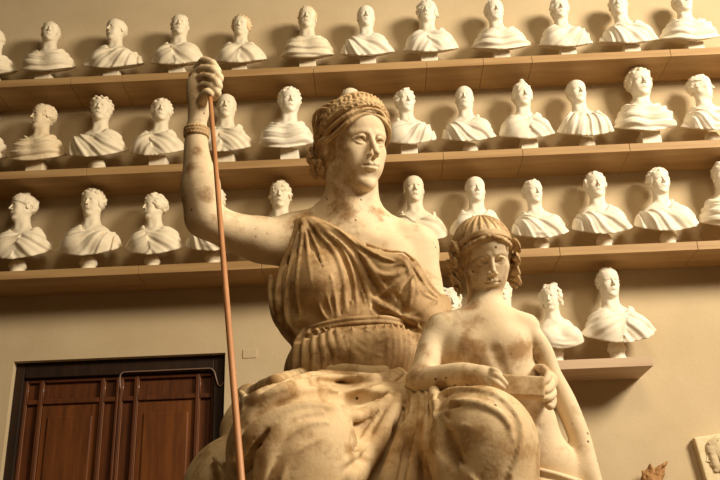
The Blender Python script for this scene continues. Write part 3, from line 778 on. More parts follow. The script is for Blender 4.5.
# ---- hair
hf_ = Field(WH.o-np.array([.32, .32, .30]), WH.o+np.array([.30, .34, .32]), .0042)
hf_.ell((0, -.09, .13), (.336, .425, .378), 0, 'u', WH)
for s in (-1, 1): hf_.ell((s*.25, -.12, -.05), (.08, .20, .22), .05, 'u', WH)
hf_.ell((0, -.48, -.10), (.19, .19, .20), .07, 'u', WH)
hf_.ell((0, .42, -.18), (.235, .42, .46), .03, 's', WH); hf_.ell((0, -.02, -.52), (.42, .50, .26), .03, 's', WH)
rg = np.random.RandomState(5)
def onhead(F, fr, p, off):
    c = np.array([0, 0, .08]); v = np.array(p, float)-c; v /= np.linalg.norm(v)
    t = .75
    while t > .1 and F.sample(fr.w(c+v*t)) > 0: t -= .012
    return c+v*(t+off)
for s in (-1, 1):
    for i in range(9):                    # waves swept back from the parting over the ear
        z0 = .36-.017*i; o = .02*rg.rand()
        hp = [(s*.012, .30, .255+.03*i), (s*(.10+.0*i), .29, .235+.032*i), (s*.20, .22, .14+.038*i), (s*.29, .10, .04+.042*i), (s*.33, -.06, -.02+.04*i), (s*.30, -.22, -.06+.035*i)]
        hp = [onhead(headbox, WH, p, .008+.036*((i+j//2) % 2)) for j, p in enumerate(hp)]
        hf_.tube(hp+[np.array([s*.22, -.42, -.08+.02*i])], [.014, .021, .023, .024, .024, .022, .016], .003, 'u', WH, 4)
    for i in range(22):                   # curls behind the ear and at the nape
        p = np.array([s*(.30+.06*rg.rand()), -.08-.26*rg.rand(), -.02-.30*rg.rand()])
        a = rg.rand()*6; q = [p+np.array([.0, .045*math.cos(a+t), .045*math.sin(a+t)])*(1-.1*t) for t in (0, 1.3, 2.6, 3.9, 5.2)]
        hf_.tube(q, .018, .006, 'u', WH, 2)
for i in range(24):
    p = np.array([.16*(rg.rand()*2-1), -.52-.13*rg.rand(), -.08+.26*(rg.rand()-.5)]); hf_.ell(p, .035+.02*rg.rand(), .01, 'u', WH)
for i in range(12):
    a = -1+2*i/11; hf_.tube([(a*.30, .05, .46-.12*a*a), (a*.33, -.15, .52-.15*a*a), (a*.28, -.38, .30), (a*.12, -.52, 0)], .02, .012, 'u', WH, 3)
out(hf_, 'hair', M['hair'], woman, 1, .3, origin=SL)
# ---- diadem
df = Field(WH.o-np.array([.34, .36, .20]), WH.o+np.array([.34, .34, .36]), .0040)
df.ell((0, -.07, .13), (.392, .50, .455), 0, 'u', WH)
def wedge(P, d):
    q = WH.l(P); th = np.arctan2(q[..., 2]-.02, q[..., 1]+.14); rad = np.hypot(q[..., 1]+.14, q[..., 2]-.02)
    t0, t1 = math.radians(35), math.radians(64)
    a = np.maximum((t0-th), (th-t1))*rad*WH.k
    k0 = np.linalg.norm((q-np.array((0, -.07, .13), F32))/np.array((.345, .43, .385), F32), axis=-1)
    inn = (1-k0)*.36*WH.k
    pat = .0045*np.cos(np.arctan2(q[..., 0], q[..., 2]-.1)*34)*np.cos((th-t0)*26)
    return smax(smax(d-pat-.10*WH.k*0-(th-t0)*.0, a, .012), inn, .01)
df.func(wedge)
for i in range(41):
    a = -1.25+2.5*i/40
    x = .385*math.sin(a)
    for th, rr in ((39, .013), (60, .010)):
        t = math.radians(th); r_ = .425*math.sqrt(max(1-(x/.40)**2, 0))+.09*math.cos(t-1.0)
        # point on the shell along the direction th in the plane x
        lo_, hi_ = .1, .8
        for _ in range(18):
            m_ = (lo_+hi_)/2; p = np.array([x, -.14+m_*math.cos(t), .02+m_*math.sin(t)])
            v = np.linalg.norm((p-np.array((0, -.07, .13)))/np.array((.392, .50, .455)))
            lo_, hi_ = (m_, hi_) if v < 1 else (lo_, m_)
        df.ell(p, rr*1.3, .004, 'u', WH)
    if i % 2 == 0:
        t = math.radians(50); lo_, hi_ = .1, .8
        for _ in range(18):
            m_ = (lo_+hi_)/2; p = np.array([x, -.14+m_*math.cos(t), .02+m_*math.sin(t)])
            v = np.linalg.norm((p-np.array((0, -.07, .13)))/np.array((.392, .50, .455)))
            lo_, hi_ = (m_, hi_) if v < 1 else (lo_, m_)
        df.ell(p, (.022, .02, .034), .006, 'u', WH)
dd = out(df, 'diadem', M['hair'], woman, 1, .2, origin=SL); dd['label'] = 'crescent diadem with beaded floral relief'
# ---- bracelet
bf = Field(PX(196, 133, -3.35)-.1, PX(196, 133, -3.35)+.1, .0035)
c0 = PX(196.5, 133, -3.35); ax = FA[2]-FA[4]; ax /= np.linalg.norm(ax)
u0 = np.cross(ax, (0, 1, 0)); u0 /= np.linalg.norm(u0); v0 = np.cross(ax, u0)
for j in (-1, 0, 1):
    for i in range(26):
        a = i/26*6.283+j*.12; bf.ell(c0+ax*j*.016+(u0*math.cos(a)+v0*math.sin(a))*.052, .0105, .003)
out(bf, 'bracelet', M['hair'], woman, 1, .2, origin=SL)
# ---- tunic
tf = Field((-.62, -3.55, 2.30), (.46, -2.72, 3.34), .0066)
def torso(f, g):
    f.ell(PX(350, 275, -3.02), (.31+g, .20+g, .29+g), 0)
    f.cone(PX(338, 214, -3.02), PX(300, 235, -3.06), .075+g, .107+g, .08)
    f.ell(PX(299, 236, -3.07), (.10+g, .11+g, .10+g), .04)
    f.cone(PX(366, 222, -3.02), PX(416, 247, -3.05), .075+g, .105+g, .10)
    f.ell(PX(391, 276, -3.13), (.14+g, .13+g, .14+g), .07)
    f.ell(PX(322, 288, -3.16), (.13+g, .14+g, .15+g), .07)
    f.ell(PX(360, 330, -3.04), (.255+g, .19+g, .20+g), .07)
    f.ell(PX(362, 372, -3.08), (.34+g, .25+g, .24+g), .1)
woman_body(tf); tf.d -= F32(.013)
torso(tf, .016)
tf.ell(PX(294, 300, -3.06), (.105, .12, .20), .06)              # blouse hanging over the belt at the side
tf.ell(PX(305, 325, -3.10), (.09, .12, .085), .05)
tf.ell(PX(281, 290, -3.02), (.055, .09, .17), .05)
tf.ell(PX(408, 300, -3.14), (.10, .13, .13), .06)
tf.ell(PX(428, 322, -3.14), (.07, .10, .09), .05)
tf.ell(PX(318, 226, -3.18), (.01, .01, .01), 0)
# belt hollow
tf.tube([PX(300, 332, -3.22), PX(322, 324.5, -3.29), PX(350, 319.5, -3.30), PX(385, 317.5, -3.28), PX(410, 322, -3.22)], [.02, .03, .032, .03, .02], .05, 's')
# neckline: bare shoulder and upper chest (a slanting plane from the near shoulder to the far arm)
A_, B_ = PX(298, 217, -3.1), PX(441, 291, -3.1)
MID = [tf.hit(x, y) for x, y in ((304, 213), (316, 218), (332, 227), (350, 238), (368, 246), (386, 251), (404, 254), (416, 264), (428, 279), (438, 292))]
def neckcut(P, d):
    # plane family through the camera-independent line: work in x-z of the statue
    X = P[..., 0]; Z = P[..., 2]
    xs = np.array([p[0] for p in MID]); zs = np.array([p[2] for p in MID])
    zl = np.interp(X, xs, zs)
    back = np.clip((P[..., 1]+3.12)*1.0, 0, 1)
    e = (Z-zl+0*back)*.8
    left = (xs[0]-X-.0)                  # keep the arm itself bare on the near side
    armb = np.maximum((-.40-X), -(PX(296, 268, -3.1)[2]-Z))
    return smax(smax(d, e, .012), (-.335-1.3*np.maximum(3.17-Z, 0)-X)*.6, .01)
tf.func(neckcut)
TF = [
 ([(297, 219), (294, 236), (288, 252), (281, 272), (277, 300), (279, 318)], .013), ([(299, 219), (298, 240), (292, 262), (287, 290), (287, 318), (296, 334)], .012),
 ([(301, 219), (302, 240), (299, 265), (297, 290), (300, 315)], .010), ([(303, 219), (307, 240), (309, 262), (312, 285)], .009), ([(304, 218), (314, 240), (321, 258), (325, 272)], .008),
 ([(306, 218), (322, 235), (336, 256), (343, 280), (346, 312)], .012), ([(308, 218), (328, 234), (345, 256), (354, 282), (357, 314)], .011), ([(310, 218), (334, 235), (354, 258), (366, 285), (371, 313)], .013),
 ([(313, 218), (338, 232), (360, 252), (376, 275), (386, 290)], .014), ([(317, 219), (345, 234), (372, 254), (396, 264), (408, 262)], .012), ([(320, 221), (350, 237), (380, 249), (402, 252)], .009),
 ([(352, 238), (372, 252), (392, 257), (402, 254)], .007), ([(341, 240), (362, 262), (385, 276), (405, 270), (416, 262)], .012),
 ([(404, 252), (416, 262), (425, 277), (433, 288), (442, 296)], .009), ([(406, 257), (415, 270), (424, 286), (437, 297)], .010), ([(401, 254), (408, 263), (414, 276), (421, 292), (436, 300)], .008),
 ([(396, 258), (404, 262), (410, 274), (411, 292), (408, 316)], .010), ([(414, 276), (417, 295), (409, 315)], .008), ([(372, 300), (388, 290), (404, 278), (412, 268)], .008),
 ([(371, 296), (377, 288), (384, 292), (376, 299)], .007), ([(371, 298), (380, 305), (392, 312), (408, 318), (424, 322)], .020), ([(381, 302), (395, 310), (412, 315), (436, 301)], .009),
 ([(438, 300), (428, 310), (422, 322)], .009), ([(318, 300), (322, 312), (328, 320)], .007), ([(331, 276), (335, 298), (337, 316)], .008), ([(325, 290), (330, 305), (333, 317)], .006),
 ([(362, 290), (366, 305), (367, 316)], .006), ([(350, 284), (352, 300), (353, 316)], .006), ([(287, 334), (300, 337), (310, 332)], .009), ([(272, 262), (270, 285), (273, 308), (282, 325)], .012), ([(283, 300), (288, 322), (300, 333)], .008)]
GR = [([(374, 308), (388, 318), (404, 326), (420, 332)], .018, 's'), ([(296, 341), (308, 336), (324, 330), (336, 327)], .012, 's'), ([(301, 224), (291, 262), (284, 292)], .008, 's'), ([(305, 226), (315, 250), (322, 268)], .006, 's'), ([(316, 228), (338, 248), (350, 276), (352, 300)], .009, 's'),
 ([(325, 227), (350, 246), (372, 278), (380, 296)], .010, 's'), ([(330, 226), (358, 248), (386, 262), (398, 262)], .010, 's'), ([(411, 265), (421, 281), (432, 293)], .007, 's'), ([(416, 268), (406, 285), (398, 305)], .009, 's'),
 ([(330, 300), (334, 318)], .005, 's'), ([(380, 308), (400, 318), (415, 325)], .008, 's'), ([(340, 290), (341, 314)], .006, 's'), ([(392, 292), (400, 300), (402, 313)], .012, 's'), ([(282, 268), (280, 295), (284, 315)], .010, 's')]
for x0, x1 in [(304, 296), (310, 305), (317, 315), (323, 326), (329, 337), (336, 342), (352, 352), (366, 368), (376, 374), (385, 388), (392, 394), (398, 399), (403, 404), (408, 409), (413, 413), (418, 417)]:
    TF.append(([(x0, 331-(x0-300)*.07), ((x0+x1)/2-(2 if x0 < 330 else -1), 342), (x1, 356), (x1-2, 370)], .010 if x0 > 345 else .017))
for pth in ([(340, 330), (352, 342), (366, 352), (380, 356)], [(352, 328), (358, 340), (372, 345), (388, 338)], [(345, 336), (349, 350), (360, 360)], [(366, 330), (376, 336), (385, 331)]):
    TF.append((pth, .009))
TF = [(a, (np.array(b)*1.22 if hasattr(b, '__len__') else b*1.22)) for a, b in TF]
folds(tf, TF, k=.005, emb=.0); folds(tf, [(a, b*1.2, c) for a, b, c in GR], k=.005)
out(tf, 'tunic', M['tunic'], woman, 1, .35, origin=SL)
bl = Field((-.45, -3.5, 2.6), (.4, -2.8, 3.05), .005)
torso(bl, .016); bl2 = [bl.hit(x, y, off=.0) for x, y in ((300, 331), (312, 326.5), (326, 322.5), (345, 319), (365, 317.2), (385, 317), (402, 320))]
bl.d[:] = 1; bl.tube([p-np.array((0, -.012, 0)) for p in bl2], .012, 0); bl.tube([p-np.array((0, -.012, .02)) for p in bl2], .010, .004)
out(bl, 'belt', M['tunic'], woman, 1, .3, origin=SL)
# ---- mantle over the lap
mf = Field((-.98, -4.32, 1.13), (.72, -2.72, 2.86), .0082)
m_ = mf
m_.cone(PX(322, 412, -3.15), PX(292, 452, -3.95), .18, .20, .0)                # thigh and knee, near side
m_.cone(PX(405, 408, -3.15), PX(478, 444, -3.98), .16, .15, .05)
m_.ell(PX(481, 441, -4.0), (.150, .165, .172), .04)
m_.cone(PX(362, 402, -3.1), PX(368, 440, -3.5), .20, .19, .08)
m_.cone(PX(385, 440, -3.55), (.10, -3.80, 1.5), .20, .22, .12)
m_.cone(PX(292, 452, -3.93), (-.32, -3.95, 1.2), .20, .20, .1)                # shins under cloth
m_.cone(PX(484, 448, -4.0), (.36, -3.95, 1.2), .165, .17, .1)
m_.cone((-.6, -3.45, 1.95), (-.62, -3.45, 1.2), .22, .26, .1)
m_.ell(PX(237, 500, -3.62), (.21, .22, .24), .05)                          # rounded bundle of cloth at the lower left
m_.tube([PX(250, 400, -3.35), PX(246, 430, -3.45), PX(250, 470, -3.6)], [.07, .09, .12], .06)
m_.ell((0.0, -3.15, 1.75), (.55, .35, .6), .1)
MFb = [  # the broad rolls across the lap
 ([(243, 397), (262, 388), (288, 379), (318, 371), (350, 372), (378, 374), (400, 365), (418, 350)], [.022, .030, .032, .032, .034, .034, .026, .012]),
 ([(241, 407), (260, 399), (286, 389), (316, 380), (350, 381), (380, 382), (402, 371), (414, 356)], [.024, .032, .036, .036, .038, .036, .028, .012]),
 ([(240, 448), (256, 430), (278, 414), (302, 406), (330, 408), (356, 411), (378, 404), (391, 392)], [.022, .028, .024, .020, .016, .020, .018, .010]),
 ([(238, 456), (250, 446), (266, 426), (286, 412), (306, 407)], [.024, .028, .024, .018, .008]),
 ([(258, 474), (264, 452), (280, 430), (300, 416), (322, 412)], [.022, .026, .022, .014, .006])]
base_ = Snap(mf)
folds(mf, [([(243, 430), (262, 412), (288, 401), (320, 394), (352, 397), (384, 396)], [.02, .035, .042, .045, .04, .015], 's'),
           ([(404, 398), (396, 425), (384, 452), (370, 482)], [.016, .028, .03, .03], 's'), ([(441, 416), (446, 438), (456, 462)], [.03, .04, .03], 's'),
           ([(248, 462), (262, 440), (276, 422)], [.03, .03, .015], 's')], k=.02)
folds(mf, MFb, k=.010, emb=-.1, base=base_)
MF2 = [
 ([(402, 389), (396, 405), (384, 430), (366, 456), (348, 482)], [.018, .026, .036, .044, .048]), ([(411, 390), (409, 412), (404, 436), (395, 462), (386, 486)], [.018, .024, .030, .034, .038]),
 ([(420, 390), (418, 412), (415, 440), (411, 484)], [.016, .020, .024, .028]), ([(426, 392), (427, 412), (427, 440), (428, 484)], [.010, .012, .014, .016]), ([(434, 391), (437, 410), (441, 440), (446, 484)], [.022, .026, .030, .032]),
 ([(390, 399), (384, 413), (374, 430), (358, 450), (340, 466)], [.012, .020, .024, .022, .010]), ([(342, 416), (358, 416), (374, 408), (388, 396)], [.020, .022, .018, .010]),
 ([(262, 482), (268, 456), (284, 436), (308, 424), (328, 422)], [.014, .022, .018, .012, .005]), ([(280, 484), (286, 464), (300, 448), (320, 440)], [.010, .014, .011, .004]),
 ([(437, 413), (452, 405), (472, 403), (492, 409), (506, 420), (513, 440)], [.014, .018, .016, .014, .012, .006]), ([(437, 399), (450, 392), (470, 390), (492, 394), (508, 405), (519, 422), (522, 446)], [.014, .017, .015, .014, .013, .012, .008]),
 ([(440, 422), (455, 426), (478, 427)], [.014, .012, .004]), ([(444, 447), (458, 464), (476, 482)], [.012, .014, .012]),
 ([(521, 434), (518, 456), (510, 476)], [.008, .012, .012]), ([(215, 458), (226, 468), (234, 482)], [.012, .014, .014]), ([(240, 392), (246, 400), (244, 412)], .016),]
folds(mf, MF2, k=.006, emb=-.05)
MG = [([(250, 462), (260, 444), (268, 432)], [.012, .014, .008], 's'),
 ([(407, 392), (402, 416), (392, 442), (376, 468), (368, 484)], [.010, .016, .020, .018, .016], 's'), ([(416, 392), (413, 420), (407, 450), (399, 482)], [.008, .012, .014, .014], 's'), ([(423.5, 392), (423, 430), (421, 482)], .010, 's'), ([(429.5, 392), (431.5, 430), (436, 482)], .012, 's'),
 ([(438, 413), (441, 430), (447, 450), (456, 466)], [.012, .022, .022, .010], 's'), ([(350, 454), (366, 438), (378, 420), (386, 406)], [.006, .012, .010, .006], 's'), ([(437, 407), (447, 406), (462, 404)], [.014, .014, .005], 's'),
 ([(262, 390), (280, 381), (305, 374), (330, 371)], [.008, .012, .012, .006], 's'), ([(228, 462), (240, 467), (254, 464)], [.012, .018, .014], 's'), ([(388, 370), (402, 362), (414, 353)], [.006, .012, .008], 's'),
 ([(372, 402), (382, 397), (390, 390)], .008, 's'), ([(436, 390), (440, 396), (437, 402)], .010, 's')]
folds(mf, [([(243, 431), (262, 413), (288, 402), (320, 394.5), (352, 397), (384, 396.5)], [.016, .032, .044, .048, .044, .014], 's')], k=.012, base=base_, sink=.25)
folds(mf, [([(246, 424), (262, 409), (284, 398)], [.004, .008, .004]), ([(300, 376), (330, 377), (362, 378), (392, 371)], [.004, .012, .012, .004]), ([(345, 392), (362, 390), (384, 386), (404, 372)], [.004, .010, .012, .006]),
 ([(262, 404), (290, 394), (318, 388), (340, 392)], [.005, .010, .010, .004])], k=.006, emb=0)
MG = [(a, (np.array(b)*1.35 if hasattr(b, '__len__') else b*1.35), c) for a, b, c in MG]
folds(mf, MG, k=.006, sink=.12)
mf.func(lambda P, d: d-.002*fbm(P, 14, 3))
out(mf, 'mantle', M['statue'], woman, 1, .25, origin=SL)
del mf, tf
# ---- throne block behind and below the figure
tb = MB()
for x0, x1, y0, y1, z0, z1 in ((-.62, .62, -3.45, -2.72, 1.15, 1.95), (-.68, .68, -4.2, -2.68, 1.15, 1.22)):
    tb.box(x0-SL[0], x1-SL[0], y0-SL[1], y1-SL[1], z0-SL[2], z1-SL[2])
tb.build('throne_block', M['statue'], statue, bevel=.01)
# ---- child
CH = Frame(PX(484.2, 257.5, -3.6), face_rot(.15, -.50, -.08), .334)
def child_body(f):
    f.cone(CH.w((0, -.06, -.25)), PX(489, 320, -3.60), .066, .068, .03)
    f.cone(PX(484, 317, -3.585), PX(444, 329, -3.60), .05, .062, .05)
    f.cone(PX(496, 315, -3.585), PX(526, 327, -3.60), .045, .055, .05)
    f.ell(PX(484, 348, -3.60), (.165, .105, .15), .07)
    f.ell(PX(463, 350, -3.645), (.075, .055, .065), .06); f.ell(PX(508, 345, -3.645), (.075, .055, .06), .06)
    f.ell(PX(506, 385, -3.60), (.135, .10, .14), .07)
    f.ell(PX(525, 425, -3.61), (.122, .115, .13), .06)
    f.ell(PX(535, 462, -3.60), (.142, .125, .12), .06)
    f.ell(PX(540, 427, -3.73), (.010, .014, .012), .012, 's')
    f.tube([PX(494, 350, -3.715), PX(510, 385, -3.715), PX(530, 418, -3.735)], .010, .03, 's')
    # near arm
    f.tube([PX(441, 330, -3.60), PX(433, 346, -3.62), PX(427, 364, -3.66), PX(421, 380, -3.70)], [.062, .060, .054, .048], .03)
    f.tube([PX(420, 382, -3.70), PX(440, 379, -3.76), PX(462, 375, -3.82), PX(480, 375, -3.86)], [.052, .052, .047, .036], .03)
    # far arm, hanging
    f.tube([PX(526, 331, -3.60), PX(541, 350, -3.60), PX(551, 374, -3.59), PX(565, 402, -3.59), PX(579, 436, -3.61), PX(589, 468, -3.64), PX(597, 492, -3.66)], [.050, .044, .040, .044, .042, .036, .030], .008)
    f.ell(PX(600, 503, -3.69), (.035, .025, .05), .02)
    for i in range(4): f.tube([PX(596+3*i, 508, -3.69-.01*i), PX(600+3*i, 524, -3.70), PX(602+2.5*i, 534, -3.69)], [.012, .011, .009], .005)
    f.tube([PX(593, 500, -3.71), PX(594, 512, -3.73), PX(597, 520, -3.73)], [.014, .012, .010], .008)
    # legs
    zf = 1.22
    for s, x in ((-1, .50), (1, .68)):
        f.tube([(x, -3.58, 2.05), (x-.02, -3.60, 1.68), (x-.02, -3.55, 1.30), (x-.02, -3.57, zf+.04)], [.10, .075, .06, .04], .05)
        f.tube([(x-.02, -3.55, zf+.04), (x-.01, -3.66, zf+.03), (x-.01, -3.74, zf+.025)], [.04, .035, .022], .02)
def child_hand(f):
    f.ell(PX(487, 376.5, -3.875), (.042, .028, .034), .02)
    F_ = [[(488, 370.5, -3.87), (494, 371, -3.90), (500, 374, -3.915)],
          [(491, 374, -3.885), (499, 378, -3.925), (505.5, 384, -3.92)],
          [(489, 378.5, -3.89), (496, 383, -3.93), (503, 387.5, -3.92)],
          [(486, 381, -3.89), (492, 386, -3.92), (498, 390, -3.91)]]
    for p, r in zip(F_, (.0125, .0145, .0135, .012)):
        f.tube([PX(*q) for q in p], [r*1.1, r*1.05, r*.75], .005)
cf = Field((.10, -4.0, 1.15), (1.06, -3.40, 2.96), .0064)
child_body(cf); head(cf, CH, fem=.5, child=1, neck=True, fine=False, nx=.19, neckto=(0, -.12, -.6))
ch_ = Field(CH.o-np.array([.19, .22, .25]), CH.o+np.array([.19, .2, .22]), .0031)
child_body(ch_); head(ch_, CH, fem=.5, child=1, nose=.8, neck=True, nx=.19, neckto=(0, -.12, -.6))
cz = CH.o[2]-.19
hb = Field(PX(487, 377, -3.88)-np.array([.08, .09, .09]), PX(492, 377, -3.88)+np.array([.12, .09, .07]), .0032)
child_body(hb); child_hand(hb)
hx0 = PX(480, 376, -3.86)[0]; hz0 = PX(487, 377, -3.88)[2]
inb = lambda V: (V[:, 0] > hx0) & (V[:, 0] < hx0+.16) & (V[:, 1] < -3.80) & (np.abs(V[:, 2]-hz0) < .07)
pieces = [relaxed(cf, 2, .4, lambda V: ~((V[:, 2] > cz) & (np.abs(V[:, 0]-CH.o[0]) < .2)) & ~inb(V)),
          relaxed(ch_, 1, .35, lambda V: V[:, 2] > cz-.01), relaxed(hb, 1, .35, lambda V: (V[:, 0] > hx0-.024) & (V[:, 1] < -3.77))]
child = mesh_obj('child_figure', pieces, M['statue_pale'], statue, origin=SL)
child['label'] = 'standing nude child figure with curly hair holding a slab'
del cf
# hair of the child
q = Field(CH.o-np.array([.21, .24, .24]), CH.o+np.array([.21, .22, .23]), .0038)
q.ell((0, -.08, .13), (.360, .44, .388), 0, 'u', CH)
q.ell((0, .42, -.12), (.27, .40, .42), .02, 's', CH); q.ell((0, .0, -.46), (.36, .5, .30), .03, 's', CH)
q.func(lambda P, d: d-.0035*np.cos(np.arctan2(CH.l(P)[..., 0], CH.l(P)[..., 1]+.15)*26+1.5*fbm(CH.l(P), 5, 2)))
rg = np.random.RandomState(11)
for s in (-1, 1):
    for i in range(30):
        t = i/29
        p = np.array([s*(.33+.05*rg.rand()+.03*math.sin(t*3.1)), .14-.26*rg.rand()-.05*t, .16-.52*t+.03*rg.rand()])
        a = rg.rand()*6; rr = .062+.02*rg.rand(); p = p+np.array([s*.015, .03, 0])
        Q = [p+np.array([.35*rr*math.sin(a+u), rr*math.cos(a+u), rr*math.sin(a+u)])*(1-.08*u) for u in (0, 1.3, 2.6, 3.9, 5.0)]
        q.tube(Q, .019, .003, 'u', CH, 2); q.ell(p-np.array([s*.02, .02, 0]), .04, .01, 'u', CH)
    for i in range(16): pp_ = onhead(ch_, CH, (s*(.02+.018*i), .30-.01*i, .27-.011*i), .012); q.ell(pp_, .030+.008*rg.rand(), .008, 'u', CH)
ho = out(q, 'hair', M['hair'], child, 1, .25, origin=SL); ho['label'] = 'brown stained curls at both sides of the child\'s face'
q = Field(CH.o-np.array([.21, .22, .10]), CH.o+np.array([.21, .22, .26]), .0036)
q.ell((0, -.07, .145), (.372, .445, .40), 0, 'u', CH)
def band(P, d):
    l = CH.l(P); th = np.arctan2(l[..., 2]-.02, l[..., 1]+.12); rad = np.hypot(l[..., 1]+.12, l[..., 2]-.02)
    a = np.maximum(math.radians(33)-th, th-math.radians(43))*rad*CH.k
    return smax(smax(d, a, .006), (1-np.linalg.norm((l-np.array((0, -.07, .145), F32))/np.array((.335, .41, .37), F32), axis=-1))*.36*CH.k, .006)
q.func(band)
out(q, 'headband', M['statue'], child, 1, .25, origin=SL)
# slab held by the child
ang = math.atan2(PX(541, 377.5, -3.86)[2]-PX(503, 375.5, -3.86)[2], PX(541, 377.5, -3.86)[0]-PX(503, 375.5, -3.86)[0])
q = Field(PX(515, 387, -3.86)-np.array([.15, .06, .09]), PX(515, 387, -3.86)+np.array([.15, .06, .09]), .0035)
Rb = np.array([[math.cos(ang), 0, -math.sin(ang)], [0, 1, 0], [math.sin(ang), 0, math.cos(ang)]])
q.box(PX(517, 387, -3.86), (.095, .030, .038), .006, 0, 'u', W0, Rb)
sl_ = out(q, 'slab', M['statue'], child, 1, .2, origin=SL)
# cloth at the child's hips
q = Field((.36, -3.80, 1.72), (.86, -3.42, 2.2), .006)
q.ell(PX(536, 474, -3.60), (.172, .15, .13), 0); q.ell((.60, -3.60, 1.95), (.18, .15, .20), .05)
zt = PX(545, 466, -3.72)[2]
q.func(lambda P, d: smax(d, (P[..., 2]-(PX(512, 462, -3.73)[2]+(P[..., 0]-PX(512, 462, -3.73)[0])*(-.24)))*.9, .008))
q.func(lambda P, d: d-.006*np.cos(P[..., 2]*170+P[..., 0]*50))
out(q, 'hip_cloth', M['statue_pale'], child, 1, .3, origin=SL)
# ---- rod in the raised hand
r_ = MB(); a, b = PX(209.5, 90, -3.43), PX(241.5, 482, -4.30)
e = a+(b-a)*((a[2]-1.16)/(a[2]-b[2])) if False else b+(b-a)/np.linalg.norm(b-a)*.25
r_.rod([a, a+(b-a)*.3, a+(b-a)*.6, b, e], [.0105, .0105, .0110, .0115, .0115], 14)
tag(r_.build('staff_rod', M['rod'], smooth=True), 'long thin copper coloured rod held upright in the statue\'s raised fist', 'rod')
# ---- pedestal under the group
pd = empty('statue_pedestal', (0.03, -3.42, 0))
for nm, prof in (('pedestal_base', ((-.98, .98, -1.0, .92, 0, .16), (-.93, .93, -.95, .87, .16, .22))), ('pedestal_block', ((-.88, .88, -.90, .82, .22, 1.03),)), ('pedestal_cap', ((-.93, .93, -.94, .86, 1.03, 1.08), (-.97, .97, -.98, .90, 1.08, 1.13)))):
    b_ = MB()
    for p in prof: b_.box(*p)
    b_.build(nm, M['relief'], pd, bevel=.008)
tag(pd, 'plain plaster block pedestal carrying the statue of the woman and child', 'pedestal')
# ---- relief plaque at the lower right
pr0 = PX(693, 438, -.05); pb = PX(707, 486, -.05); rt = math.atan2(pb[0]-pr0[0], pr0[2]-pb[2])
RP = np.array([[math.cos(rt), 0, math.sin(rt)], [0, 1, 0], [-math.sin(rt), 0, math.cos(rt)]])
# columns: along the plaque's width, depth, height
RP = np.array([[math.cos(rt), 0, -math.sin(rt)], [0, 1, 0], [math.sin(rt), 0, math.cos(rt)]])
PW, PH = .52, .62
pc = Frame(pr0+RP@np.array([PW/2, 0, -PH/2]), RP, 1)
pl = empty('relief_plaque', pc.o)
q = Field(pc.o-.46, pc.o+.46, .0075); q.box((0, 0.012, 0), (PW/2, .036, PH/2), .008, 0, 'u', pc)
out(q, 'plaque_slab', M['relief'], pl, 0, .2, origin=pc.o)
q = Field(pc.o-np.array([.3, .12, .4]), pc.o+np.array([.34, .04, .42]), .0042)
def pxp(x, y): # a photo pixel on the face of the plaque
    p = PX(x, y, pc.o[1]-.024); return p
hd = pxp(720, 454)
fr = Frame(hd+np.array([.035, .03, -.01]), face_rot(-1.571, .0, .0)@np.eye(3), .27)
g_ = Frame(hd+np.array([0, .012, 0]), RP@fr.R, .27)
head(q, g_, fem=1, neck=True, fine=False, nose=1.0, neckto=(0, -.06, -.8))
q.ell((0, -.16, .17), (.36, .40, .37), .01, 'u', g_)
for i in range(14):
    a = i*.45; q.tube([(-.20, .26-.012*i, .34-.035*i), (-.33, .05, .44-.05*i), (-.34, -.25, .34-.045*i)], .022, .004, 'u', g_, 3)
for i in range(10): q.ell((-.25, -.45+.05*math.sin(i*2), .15-.05*i), .06, .01, 'u', g_)
def squash(P, d): return d
q.func(lambda P, d: smax(d, P[..., 1]-(pc.o[1]+.0), .004))
V, Q_ = q.mesh(); V[:, 1] = pc.o[1]-.020+(V[:, 1]-pc.o[1])*.5
mesh_obj('relief_head', [(relax(V, Q_, 1, .3), Q_)], M['relief'], pl, origin=pc.o)
tag(pl, 'tilted square plaster relief of a profile head, hung low on the wall at right', 'plaque')
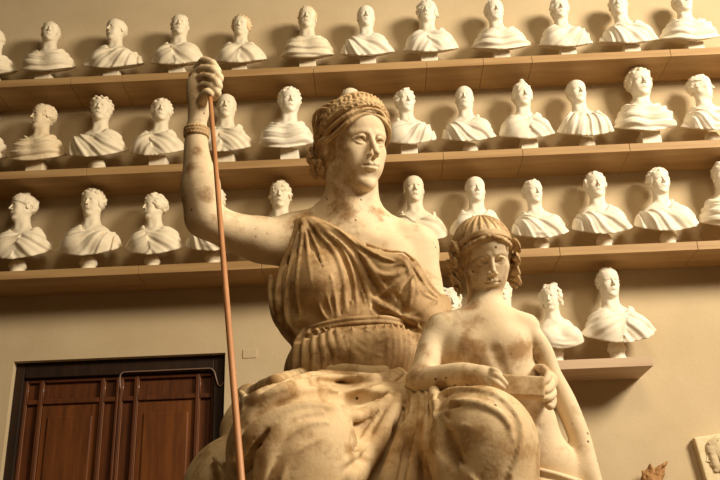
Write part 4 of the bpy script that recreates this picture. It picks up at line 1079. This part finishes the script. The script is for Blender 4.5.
# ---- jagged terracotta ornament on the wall
c0 = PX(652, 484, -.10)
q = Field(c0-np.array([.16, .12, .2]), c0+np.array([.16, .12, .22]), .0045)
q.ell(c0, (.075, .05, .11), 0)
for x, y, r in ((641.5, 470.5, .012), (650.5, 463, .012), (667.5, 461.3, .010), (664, 474, .014), (663, 486, .014), (640, 484, .014)):
    q.cone(c0+np.array([0, .02, .02]), PX(x, y, -.11), .075, r*.45, .01, flat=((0, 1, 0), 1.6))
q.tube([c0, PX(658, 470, -.13), PX(667, 462, -.12)], [.02, .014, .006], .01); q.tube([c0, PX(652, 472, -.13), PX(650.5, 464, -.12)], [.02, .014, .006], .01)
q.func(lambda P, d: d-.006*fbm(P, 60, 3))
q.box(c0+np.array([0, .06, -.04]), (.03, .06, .05), .01, .01)
V, Q_ = q.mesh()
tag(mesh_obj('leaf_ornament', [(V, Q_)], M['terracotta'], None, origin=c0), 'brown jagged leaf-shaped terracotta ornament mounted on the wall at the lower right', 'ornament')
# ------------------------------------------------------------------ light and camera
def area(name, loc, target, sx, sy, e, col):
    l = bpy.data.lights.new(name, 'AREA'); l.shape = 'RECTANGLE'; l.size = sx; l.size_y = sy; l.energy = e; l.color = col
    o = bpy.data.objects.new(name, l); C.objects.link(o); o.location = loc
    d = Vector(target)-Vector(loc); o.rotation_euler = d.to_track_quat('-Z', 'Y').to_euler(); return o
area('window_and_fill_light', (6.9, -6.0, 7.5), (.3, -1.0, 3.2), 2.3, 2.3, 1330, (1, .88, .69))
area('window_and_fill_light', (1.3, -6.7, 7.2), (0, -3.2, 3.0), 2.4, 2.4, 165, (1, .80, .52))  # added high frontal fill to shape the statue's folds, no known window
wd = bpy.data.worlds.new('world'); bpy.context.scene.world = wd; wd.use_nodes = True
wd.node_tree.nodes['Background'].inputs[0].default_value = (1, .64, .28, 1); wd.node_tree.nodes['Background'].inputs[1].default_value = .045
cam = bpy.data.cameras.new('camera'); co = bpy.data.objects.new('camera', cam); C.objects.link(co)
cam.sensor_width = 36; cam.lens = 36*FPX/720; cam.clip_start = .05
mw = Matrix.Identity(4)
for i in range(3):
    mw[i][0] = RX[i]; mw[i][1] = UX[i]; mw[i][2] = -WX[i]; mw[i][3] = CAM[i]
co.matrix_world = mw
bpy.context.scene.camera = co
vs = bpy.context.scene.view_settings; vs.view_transform = 'Standard'; vs.look = 'None'; vs.gamma = 1; vs.exposure = 0
try: vs.use_curve_mapping = False
except Exception: pass
